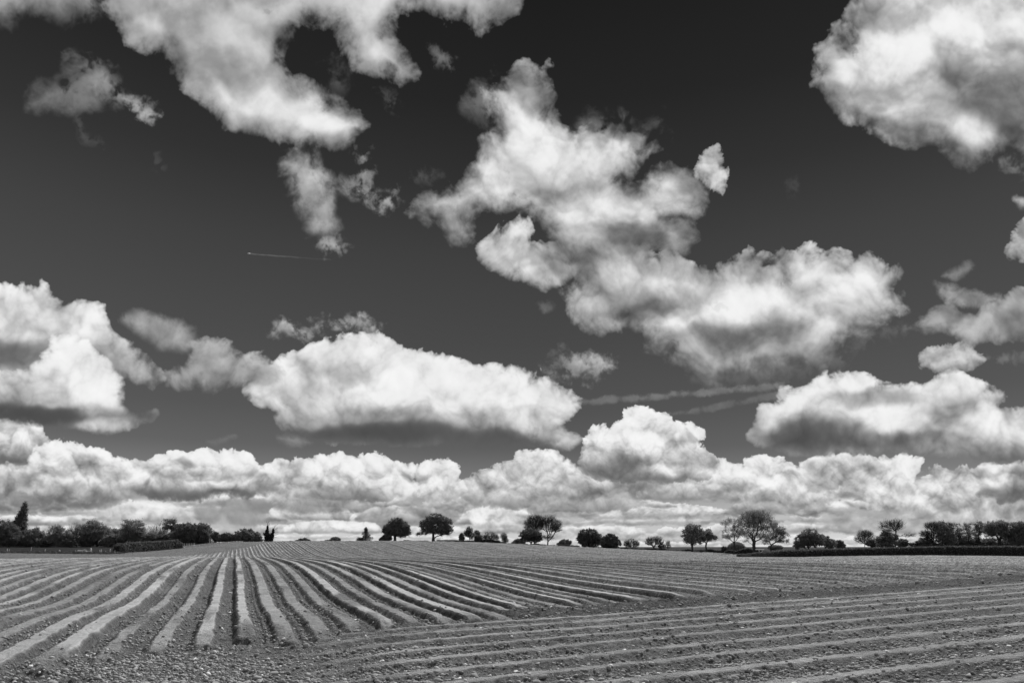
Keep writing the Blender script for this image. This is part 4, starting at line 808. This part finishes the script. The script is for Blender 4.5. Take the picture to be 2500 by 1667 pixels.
# ---------------------------------------------------------------- hedges: a woody core with a coat of leaves
def hedge(label, path, cat='hedge', dens=90, mat='hedge', depth=1.1, leafs=.16, name='hedge', seed=0, lump=.25):
    """path: (column, distance, row of top, row of bottom or None)"""
    rs = np.random.RandomState(seed+100)
    path = np.array([(p[0], p[1], p[2], p[3] if p[3] is not None else -1) for p in path], float)
    n = max(8, int(np.hypot(np.diff((path[:, 0]-PXC)/FPX*path[:, 1]), np.diff(path[:, 1])).sum()/.45))
    t = np.linspace(0, len(path)-1, n); q = [np.interp(t, range(len(path)), path[:, k]) for k in range(3)]
    xs = (q[0]-PXC)/FPX*q[1]; ys = q[1]; zt = EYE-(q[2]-PYH)/FPX*ys; zb = base_z(xs, ys)
    zt = np.maximum(zt, zb+.25)
    zt += fbm(xs, ys, 2.0, 3, seed+5)*lump*1.6+fbm(xs, ys, .5, 2, seed+6)*lump*.5
    root = empty(name, (xs[0], ys[0], zb[0])); props(root, label, cat)
    o = np.array([xs[0], ys[0], zb[0]])
    tx = np.gradient(xs); ty = np.gradient(ys); l = np.hypot(tx, ty); nx, ny = -ty/l, tx/l
    prof = [(-.5, -.2), (-.55, .45), (-.42, .86), (0, .95), (.42, .86), (.55, .45), (.5, -.2)]
    V = []
    for a, b in prof:
        w = depth*.85*(1+fbm(xs+a*7, ys, 1.2, 2, seed+9)*.5); hh = (zt-zb)
        V.append(np.stack([xs+nx*a*w, ys+ny*a*w, zb+hh*b], 1))
    V = np.array(V)-o; m = len(prof)
    idx = np.arange(m*n).reshape(m, n)
    F = np.stack([idx[:-1, :-1], idx[:-1, 1:], idx[1:, 1:], idx[1:, :-1]], -1).reshape(-1, 4)
    caps = [np.array([[idx[k, e], idx[k+1, e], idx[m-1-k-1, e], idx[m-1-k, e]] for k in range(2)]) for e in (0, n-1)]
    mesh_np('stem', V.reshape(-1, 3), [np.concatenate([F]+caps)], MB_['hedge_core'], root)
    L = l.sum(); N = int(L*dens)
    k = rs.rand(N)*(n-1); ki = k.astype(int); fr = k-ki
    g = lambda a: a[ki]*(1-fr)+a[np.minimum(ki+1, n-1)]*fr
    u = rs.rand(N); hh = g(zt)-g(zb)
    ang = u*math.pi; a = np.cos(ang); b = np.sin(ang)
    a = np.clip(a*1.25, -1, 1)*.58; b = np.clip(b*1.25, 0, 1)*(.2+.8*rs.rand(N)**.6)
    top = rs.rand(N) < .35; b = np.where(top, .9+.14*rs.rand(N)**2, b); a = np.where(top, (rs.rand(N)-.5)*.9, a)
    Pp = np.stack([g(xs)+g(nx)*a*depth, g(ys)+g(ny)*a*depth, g(zb)+hh*b], 1)-o+rs.normal(size=(N, 3))*.07
    v, f = leaves(Pp, leafs, rs); mesh_np('foliage', v, [f], MB_[mat], root)
    return root
hedge('long clipped dark hedge along the right side of the field', [(1803,140,1354,None),(1850,141,1350.5,None),(1900,143,1345,None),(1980,145,1342,None),(2061,146,1338.5,None),(2200,148,1334.5,None),(2350,150,1333,None),(2500,150,1332,None),(2680,151,1332,None)], dens=300, depth=1.7, seed=1, leafs=.2, lump=.28)
hedge('dark clipped hedge below the left belt of trees, running up the slope', [(284,138,1330,None),(296,139,1326,None),(330,143,1325,None),(380,149,1321,None),(420,154,1319,None),(438,156,1325,None)], dens=420, depth=1.9, seed=2, lump=.75, leafs=.24)
hedge('scrubby dark hedgerow seen between the stems behind the left belt of trees', [(-80,200,1318,None),(60,200,1316,None),(200,202,1319,None),(330,202,1316,None),(430,202,1315,None),(520,196,1316,None)], dens=110, depth=2.2, seed=12, lump=1.6, leafs=.34)
hedge('scrubby hedgerow seen low between the stems of the right-hand wood', [(2225,206,1329,None),(2300,206,1326,None),(2400,206,1327,None),(2620,206,1325,None)], dens=60, depth=1.2, seed=13, lump=1.4, leafs=.3)
hedge('thin low hedge line on the crest under the left oak', [(985,196,1319.5,None),(1010,196,1319.5,None),(1046,196,1319.5,None)], dens=90, depth=.8, seed=3, lump=.2)
hedge('straight flat-topped low hedge on the crest right of the right-hand oak', [(1066,200,1318,None),(1110,201,1318,None),(1157,202,1319,None)], dens=140, depth=.9, seed=4, lump=.12)
hedge('uneven dark scrub hedge below the wide open-branched tree', [(1158,204,1319,None),(1180,204,1320,None),(1200,204,1318,None),(1225,204,1324,None),(1260,203,1326,None)], dens=160, depth=1.2, seed=5, lump=.8)
hedge('ragged low hedge below the tall bare pair of trees', [(1262,203,1326,None),(1290,203,1328,None),(1330,203,1329,None),(1370,202,1330,None),(1415,200,1332,None)], dens=140, depth=1.1, seed=6, lump=.6)
hedge('faint low hedge line below the two fan-shaped bare trees', [(1515,202,1340,None),(1560,203,1340,None),(1590,204,1339,None),(1620,204,1339,None)], dens=120, depth=.9, seed=7, lump=.5)
hedge('low dark hedge under the wind-swept leafy pair', [(1617,196,1338,None),(1650,193,1341,None),(1670,190,1342,None),(1700,188,1340,None),(1735,188,1340,None),(1765,186,1343,None)], dens=170, depth=1.3, seed=8, lump=.6)
hedge('dark low scrub hedge below the rounded mound and the largest oak', [(1772,178,1345,None),(1810,175,1342,None),(1830,174,1340,None),(1865,172,1346,None),(1910,172,1344,None),(1960,174,1341,None)], dens=170, depth=1.3, seed=9, lump=.7)
# ---------------------------------------------------------------- rounded mound beneath the trees (an overgrown heap)
def mound():
    D = 186; s = D/FPX; px = 1798; X = (px-PXC)*s; zr = gz(X, D); rs = np.random.RandomState(9)
    root = empty('hay_mound', (X, D, zr)); props(root, 'big rounded grey heap behind the slender tree, left of the largest oak', 'mound')
    n, m = 20, 36; V = []
    for i in range(n+1):
        t = i/n*math.pi/2
        for j in range(m):
            a = j/m*2*math.pi; r = math.cos(t)**.72; wob = 1+.06*math.sin(3*a+1)+.05*math.sin(7*a)
            V.append((r*24*s*math.cos(a)*wob, r*18*s*math.sin(a)*wob, (math.sin(t)**.9)*(26*s)-.2))
    V = np.array(V); V += rs.normal(size=V.shape)*.05
    idx = np.arange((n+1)*m).reshape(n+1, m)
    F = np.stack([idx[:-1], np.roll(idx, -1, 1)[:-1], np.roll(idx, -1, 1)[1:], idx[1:]], -1).reshape(-1, 4)
    mesh_np('heap', V, [F], plain('heap_straw', .11, .5, 4, bump=.1), root, smooth=True)
    k = rs.randint(len(V), size=5200); P = V[k]*(1+rs.rand(len(k), 1)*.03)+rs.normal(size=(len(k), 3))*.12
    v, f = leaves(P, .16, rs, -.3); mesh_np('thatch', v, [f], MB_['leaf'], root)
mound()
# ---------------------------------------------------------------- pale gate by the largest oak
def box(p0, p1, w, d):
    p0 = np.array(p0, float); p1 = np.array(p1, float); v, f = tubes([np.r_[p0, p1, w*.7, w*.7]], 4)
    return v, f
def gate():
    D = 150; s = D/FPX; px = 1856; X = (px-PXC)*s; zr = gz(X, D)
    root = empty('field_gate', (X, D, zr)); props(root, 'small pale two-legged gate frame in front of the largest oak trunk', 'gate')
    P = lambda x, y, d=0: ((x-px)*s, d, EYE-(y-PYH)*s-zr)
    lo = P(0, 1352)[2]
    for a, b in ((1852.5, 1855.5), (1862.5, 1859.5)):
        p0 = P(a, 1341); p1 = (P(b, 0)[0], 0, lo)
        v, f = box(p0, p1, .09, .09); mesh_np('gate_post', v, [f], MB_['metal'], root)
    v, f = join([box(P(1844, 1341), P(1866, 1341), .07, .07), box(P(1854, 1347, .02), P(1861, 1347, .02), .05, .05)]); mesh_np('rail', v, f, MB_['metal'], root)
gate()
# ---------------------------------------------------------------- fence posts on the left, each leaning its own way
def post(px, y0, y1, w, lean, D, label, group, name='fence_post'):
    s = D/FPX; X = (px-PXC)*s; z = gz(X, D); h = max(.35, (y1-y0)*s); rs = np.random.RandomState(int(px*10))
    r = w*s*.5; V = []; k = 7; lv = [(-.25, 1.05), (.0, 1.0), (.5, .95), (.93, .9), (1.0, .55)]
    for t, q in lv:
        for i in range(k):
            a = 2*math.pi*i/k; V.append((lean*s*t+math.cos(a)*r*q*(1+.12*rs.randn()), math.sin(a)*r*q, h*t+(.02*rs.randn() if t == 1 else 0)))
    idx = np.arange(len(lv)*k).reshape(len(lv), k)
    F = np.stack([idx[:-1], np.roll(idx, -1, 1)[:-1], np.roll(idx, -1, 1)[1:], idx[1:]], -1).reshape(-1, 4)
    V.append((lean*s, 0, h*1.01)); T = np.stack([idx[-1], np.roll(idx[-1], -1), np.full(k, len(V)-1)], -1)
    o = mesh_np(name, V, [F, T], MB_['post'], None, loc=(X, D, z)); props(o, label, 'post', group)
G = 'weathered fence posts along the left field margin'
for (px, y0, y1, w, ln, lab) in (
    (17, 1337.6, 1346, 1.5, .6, 'pale wooden post at the far left, left one of a close pair'),
    (21, 1338.5, 1346, 1.4, 2, 'pale wooden post at the far left, leaning right one of a close pair'),
    (74.5, 1336, 1348, 1.0, 2, 'tall thin grey post leaning right, alone between two gaps of the left margin'),
    (108.5, 1340, 1348, 1.4, 2, 'single short pale post leaning right in the left margin, left of a double post'),
    (144, 1340, 1347, 1.2, .5, 'left post of a short double post midway along the left margin'),
    (146.5, 1341.5, 1347, 1.5, .5, 'right post of a short double post midway along the left margin'),
    (183, 1340, 1347, .8, .8, 'thin grey stick of a post just left of the pale straw mound'),
    (187, 1340, 1344, 1.6, .5, 'stubby pale post at the left end of the straw mound'),
    (222.5, 1338, 1350, 3.6, -.8, 'thick pale straining post at the right end of the straw mound'),
    (243.6, 1339, 1347, 1.2, .2, 'left post of the narrow pair right of the thick straining post'),
    (246.4, 1338, 1347, 1.7, .8, 'brighter right post of the narrow pair right of the thick straining post'),
    (257.8, 1340, 1346, .8, 0, 'faint grey post between the narrow pair and the last leaning post'),
    (268.2, 1336, 1346, 1.5, 1, 'tall pale post near the left end of the clipped hedge'),
    (280, 1336, 1343, .8, 0, 'faint thin post touching the left end of the clipped hedge')):
    post(px, y0, y1+2, w, ln, 129, lab, G)
for i in range(10):
    post(438+i*4.1, 1320.5-.15*i, 1329.5-.25*i, 1.0, (i % 3-1)*.5, 163, ('leftmost', 'second', 'third', 'fourth', 'fifth', 'sixth', 'seventh', 'eighth', 'ninth', 'rightmost')[i]+' thin pale stake in the row under the left belt, counted from the left', 'row of thin pale stakes under the left belt')
post(511.5, 1313, 1326, .9, .3, 176, 'tall thin pale post just right of the dark round tree that ends the left belt', None, 'thin_post')
post(517.5, 1318, 1326, 2.4, 0, 174, 'short thick pale post at the right end of the left belt of trees', None, 'stump_post')
# ---------------------------------------------------------------- rough grass: margins, verges, straw mound
def tufts(name, label, pts, size, mat, per=7, seed=0, hgt=.5, kind='stuff', cat=None):
    rs = np.random.RandomState(seed+50); P = np.repeat(np.asarray(pts), per, 0); n = len(P)
    P = P+np.c_[rs.normal(size=(n, 2))*size*.6, np.zeros(n)]
    a = rs.rand(n)*2*math.pi; w = size*.12*(.6+rs.rand(n)); h = hgt*(.4+.8*rs.rand(n)); b = rs.normal(size=(n, 2))*hgt*.35
    dx, dy = np.cos(a)*w, np.sin(a)*w
    V = np.stack([P+np.c_[-dx, -dy, -.05+0*a], P+np.c_[dx, dy, -.05+0*a], P+np.c_[b*.5+np.c_[dx, dy]*.6, h*.65], P+np.c_[b, h]], 1).reshape(-1, 3)
    F = np.arange(n*4).reshape(n, 4)
    o = mesh_np(name, V, [F], MB_[mat]); props(o, label, cat, None, kind); return o
rs = np.random.RandomState(77)
def strip(p0, p1, n, wid, jit=1.0):
    """tuft feet along a line of (column, distance) points"""
    t = rs.rand(n); px = p0[0]+(p1[0]-p0[0])*t; D = p0[1]+(p1[1]-p0[1])*t
    x = (px-PXC)/FPX*D+rs.normal(size=n)*wid*.5; y = D+rs.normal(size=n)*wid; return np.c_[x, y, base_z(x, y)]
tufts('dry_grass', 'pale dry grass along the left field margin', np.concatenate([strip((280,137), (330,143), 160, .7), strip((330,143), (440,158), 520, .6), strip((440,158), (520,170), 420, .5), strip((520,170), (590,178), 300, .6)]), .35, 'grass_dry', seed=1, hgt=.3, cat='grass')
tufts('rough_grass', 'rough grass along the fence on the left', np.concatenate([strip((-60,129), (290,129), 900, 1.2)]), .4, 'grass', seed=2, hgt=.45, cat='grass')
tufts('verge_grass', 'grass verge along the foot of the long hedge', strip((1830,138.5), (2600,146), 2600, 1.7), .3, 'grass', seed=3, hgt=.18, cat='grass')
def straw_mound():
    D = 130; s = D/FPX; px = 203; X = (px-PXC)*s; zr = gz(X, D); r2 = np.random.RandomState(3)
    root = empty('straw_mound', (X, D, zr)); props(root, 'low pale heap of straw and dead grass against the thick straining post', 'straw heap')
    n = 2600; u = r2.normal(size=(n, 3)); u /= np.linalg.norm(u, axis=1)[:, None]; u[:, 2] = np.abs(u[:, 2])
    P = u*np.array([16*s, 10*s, 8.5*s])*(1+.15*np.sin(u[:, :1]*9))
    v, f = leaves(P, .22, r2, -.4); mesh_np('straw', v, [f], MB_['grass_dry'], root)
    m = 20; V = []; 
    for i in range(7):
        t = i/6*math.pi/2
        for j in range(m): a = j/m*2*math.pi; V.append((math.cos(t)*15*s*math.cos(a), math.cos(t)*9*s*math.sin(a), math.sin(t)*7.6*s))
    idx = np.arange(7*m).reshape(7, m); F = np.stack([idx[:-1], np.roll(idx, -1, 1)[:-1], np.roll(idx, -1, 1)[1:], idx[1:]], -1).reshape(-1, 4)
    mesh_np('heap', V, [F], MB_['grass_dry'], root, smooth=True)
straw_mound()
# ---------------------------------------------------------------- stones, crumbs and clods
ICO_V = None
def rocks(P, S, rs, squash=.65, rot=None, detail=0):
    """many small irregular stones in one mesh: P (n,3) feet, S (n,) radii"""
    t = (1+5**.5)/2
    v = np.array([(-1,t,0),(1,t,0),(-1,-t,0),(1,-t,0),(0,-1,t),(0,1,t),(0,-1,-t),(0,1,-t),(t,0,-1),(t,0,1),(-t,0,-1),(-t,0,1)], float); v /= np.linalg.norm(v[0])
    f = np.array([(0,11,5),(0,5,1),(0,1,7),(0,7,10),(0,10,11),(1,5,9),(5,11,4),(11,10,2),(10,7,6),(7,1,8),(3,9,4),(3,4,2),(3,2,6),(3,6,8),(3,8,9),(4,9,5),(2,4,11),(6,2,10),(8,6,7),(9,8,1)])
    if detail:
        for _ in range(detail):
            vv = v.tolist(); mp = {}; nf = []
            def mid(a, b):
                k = (min(a, b), max(a, b))
                if k not in mp:
                    q = (np.array(vv[a])+np.array(vv[b])); q /= np.linalg.norm(q); vv.append(q.tolist()); mp[k] = len(vv)-1
                return mp[k]
            for a, b, c in f:
                x, y, z = mid(a, b), mid(b, c), mid(c, a); nf += [(a, x, z), (b, y, x), (c, z, y), (x, y, z)]
            v = np.array(vv); f = np.array(nf)
    n = len(P); k = len(v)
    V = v[None]*(1+rs.normal(size=(n, k, 1))*(.2 if not detail else .11))
    V = V*np.stack([.75+.6*rs.rand(n), .75+.5*rs.rand(n), squash*(.7+.6*rs.rand(n))], 1)[:, None, :]
    a = rs.rand(n)*2*math.pi; b = rs.normal(size=n)*.35; ca, sa, cb, sb = np.cos(a), np.sin(a), np.cos(b), np.sin(b)
    x, y, z = V[..., 0], V[..., 1], V[..., 2]
    x, z = x*cb[:, None]+z*sb[:, None], -x*sb[:, None]+z*cb[:, None]
    x, y = x*ca[:, None]-y*sa[:, None], x*sa[:, None]+y*ca[:, None]
    V = np.stack([x, y, z], -1)*S[:, None, None]+P[:, None, :]
    F = (f[None]+np.arange(n)[:, None, None]*k).reshape(-1, 3)
    return V.reshape(-1, 3), F
def ground_pts(n, y0, y1, u0=-.82, u1=.82, power=1.6):
    t = rs.rand(n); y = 1/(1/y0+(1/y1-1/y0)*t**(1/power)) ; x = (u0+(u1-u0)*rs.rand(n))*y
    zf, sm, mn, bk, hm = field_z(x, y); return x, y, base_z(x, y)+zf, sm, mn, bk, hm
def scatter_stuff():
    x, y, z, sm, mn, bk, hm = ground_pts(120000, 7.2, 36, power=1.05)
    keep = rs.rand(len(x)) < np.clip(1.0-sm*1.6-hm*.35, .04, 1)*np.clip(.62+fbm(x, y, 1.3, 4, 17)*2.6, .12, 1); x, y, z = x[keep], y[keep], z[keep]
    S = .005+.034*rs.rand(len(x))**3.4; S *= 1+np.clip((y-12)/30, 0, .8)
    V, F = rocks(np.c_[x, y, z+S*.2], S, rs, .8)
    props(mesh_np('soil_crumbs', V, [F], MB_['crumb']), 'loose crumbs of dry soil strewn over the field', 'soil crumbs', None, 'stuff')
    x, y, z, sm, mn, bk, hm = ground_pts(6500, 7.2, 60, power=1.0)
    keep = rs.rand(len(x)) < np.where(mn > .5, .30, 1.0)*np.clip(1-sm*.9, .1, 1)*np.where((fbm(x, y, 3, 2, 4) > -.02), 1, .35); x, y, z = x[keep], y[keep], z[keep]
    S = .008+.034*rs.rand(len(x))**4.5; S *= 1+np.clip((y-10)/30, 0, 1)
    V, F = rocks(np.c_[x, y, z+S*.3], S, rs, .6)
    props(mesh_np('flint_stones', V, [F], MB_['flint']), 'small pale flints lying all over the soil', 'stones', None, 'stuff')
scatter_stuff()
def scatter_clods():
    x, y, z, sm, mn, bk, hm = ground_pts(9000, 7.2, 50, power=1.0)
    q = fbm(x, y, 2.6, 3, 14)+.5*bk+.12*(x < 0)*(mn < .3); keep = (rs.rand(len(x)) < np.clip((q+.05)*2.2, .02, 1)*np.clip(1-sm*1.8-hm*.8, .01, 1)*np.where(mn > .5, .35, 1)); x, y, z = x[keep], y[keep], z[keep]
    S = .022+.045*rs.rand(len(x))**2.6
    V, F = rocks(np.c_[x, y, z+S*.15], S, rs, .7, detail=1)
    props(mesh_np('loose_clods', V, [F], MB_['crumb']), 'loose lumps of soil in drifts between the ridges', 'soil lumps', None, 'stuff')
scatter_clods()
def clod_label(k, L):
    """size, and which one below which landmark of the skyline"""
    marks = [(870, 'small grey domed crown'), (960, 'left big oak'), (1125, 'small upright evergreen'), (1310, 'tall bare pair'), (1438, 'two dense dark trees'), (1590, 'larger fan-shaped tree'), (1700, 'wind-swept pair'), (1842, 'largest oak'), (1975, 'dense bush-like tree'), (2112, 'pale lacy tree'), (2186, 'great bare tree'), (2300, 'tall dense dark tree'), (2440, 'broad right oak')]
    near = lambda p: min(range(len(marks)), key=lambda i: abs(marks[i][0]-p))
    m = near(L[k][0]); same = sorted([j for j in range(len(L)) if near(L[j][0]) == m], key=lambda j: L[j][0]); r = same.index(k); n = len(same)
    w = 'only' if n == 1 else 'leftmost' if r == 0 else 'rightmost' if r == n-1 else ('second', 'third', 'fourth', 'fifth')[r-1]
    size = 'big' if L[k][2] > 9 else 'middling' if L[k][2] > 6 else 'small'
    return size+' clod of earth on the bank, '+w+' below the '+marks[m][1]
def clods():
    base = []
    r = np.random.RandomState(31)
    # columns and rows of the big clods along the bank, with size in pixels
    L = [(1930,1438,9),(1952,1434,10),(1905,1441,6),(1948,1450,7),(2110,1434,9),(2125,1428,8),(2090,1437,7),(2028,1441,6),(2015,1437,6),(2060,1440,7),(1790,1462,13),(1808,1453,9),(1780,1475,7),(2240,1424,11),(2290,1423,7),(2370,1405,10),(2388,1402,7),(2440,1400,11),(2465,1399,9),(1660,1475,6),(1715,1470,5),(1455,1487,10),(1375,1494,6),(1330,1493,7),(1300,1497,9),(1576,1478,5),(1385,1498,5),(894,1549,8),(1125,1516,7),(870,1533,9)]
    for k, (px, py, w) in enumerate(L):
        D = EYE*FPX/(py-PYH)
        for _ in range(4):
            X = (px-PXC)/FPX*D; zz = gz(X, D); D = (EYE-zz-.12)*FPX/(py-PYH)
        X = (px-PXC)/FPX*D; zf = float(field_z(np.array([X]), np.array([D]))[0][0])+gz(X, D)
        S = w/FPX*D*.62
        V, F = rocks(np.zeros((1, 3)), np.array([S]), r, .75, detail=2)
        V += np.stack([fbm(V[:, 0]+k*9, V[:, 1], .09, 3, 2), fbm(V[:, 1]+k*5, V[:, 2], .09, 3, 3), fbm(V[:, 2]+k, V[:, 0], .09, 3, 4)], 1)*S*.7
        o = mesh_np('soil_clod', V, [F], MB_['clod'], None, loc=(X, D, zf+S*.28))
        props(o, clod_label(k, L), 'clod', 'clods of earth on the bank at the ridge ends')
clods()
# ---------------------------------------------------------------- an airliner high up, with its short trail
def airliner():
    el = math.atan((PYH-618.5)/FPX*1.0); D = 14000.0; X = (608-PXC)/FPX*D; Z = EYE+(PYH-618.5)/FPX*D
    root = empty('airliner', (X, D, Z)); root.rotation_euler = (0, 0, 0); props(root, 'tiny pale airliner high in the dark sky at the head of a thin vapour trail', 'airplane')
    m = plain('airliner_skin', .8, .02, 1, rough=.4)
    L = 60; P = np.array([(-30, 0, 0, .3), (-27, 0, 0, 2), (-20, 0, 0, 2.9), (12, 0, 0, 2.9), (24, 0, .8, 1.6), (31, 0, 1.6, .3)])
    v, f = tubes([np.r_[P[i, :3], P[i+1, :3], P[i, 3], P[i+1, 3]] for i in range(5)], 12); mesh_np('fuselage', v, [f], m, root)
    def slab(pts, t):
        p = np.array(pts, float); n = len(p); V = np.concatenate([p+[0, 0, t], p-[0, 0, t]]); F4 = [[i, (i+1) % n, n+(i+1) % n, n+i] for i in range(n)]
        return V, np.array(F4+[[0, 1, 2, 3], [7, 6, 5, 4]])
    for s in (1, -1):
        v, f = slab([(-8, s*2, -1), (14, s*29, 1.5), (18, s*29, 1.5), (4, s*2, -1)], .35); mesh_np('wing', v, [f], m, root)
        v, f = slab([(22, s*1, 2), (29, s*10, 2.5), (31, s*10, 2.5), (28, s*1, 2)], .2); mesh_np('tailplane', v, [f], m, root)
        v, f = tubes([np.r_[-4, s*10, -2.6, 1, s*10, -2.6, 1.6, 1.2]], 10); mesh_np('engine', v, [f], m, root)
    V = np.array([(21, .2, 2), (28, .2, 10), (31, .2, 10), (29, .2, 2), (21, -.2, 2), (28, -.2, 10), (31, -.2, 10), (29, -.2, 2)]); F = np.array([[0, 1, 2, 3], [7, 6, 5, 4], [0, 4, 5, 1], [1, 5, 6, 2], [2, 6, 7, 3], [3, 7, 4, 0]])
    mesh_np('tail_fin', V, [F], m, root)
airliner()
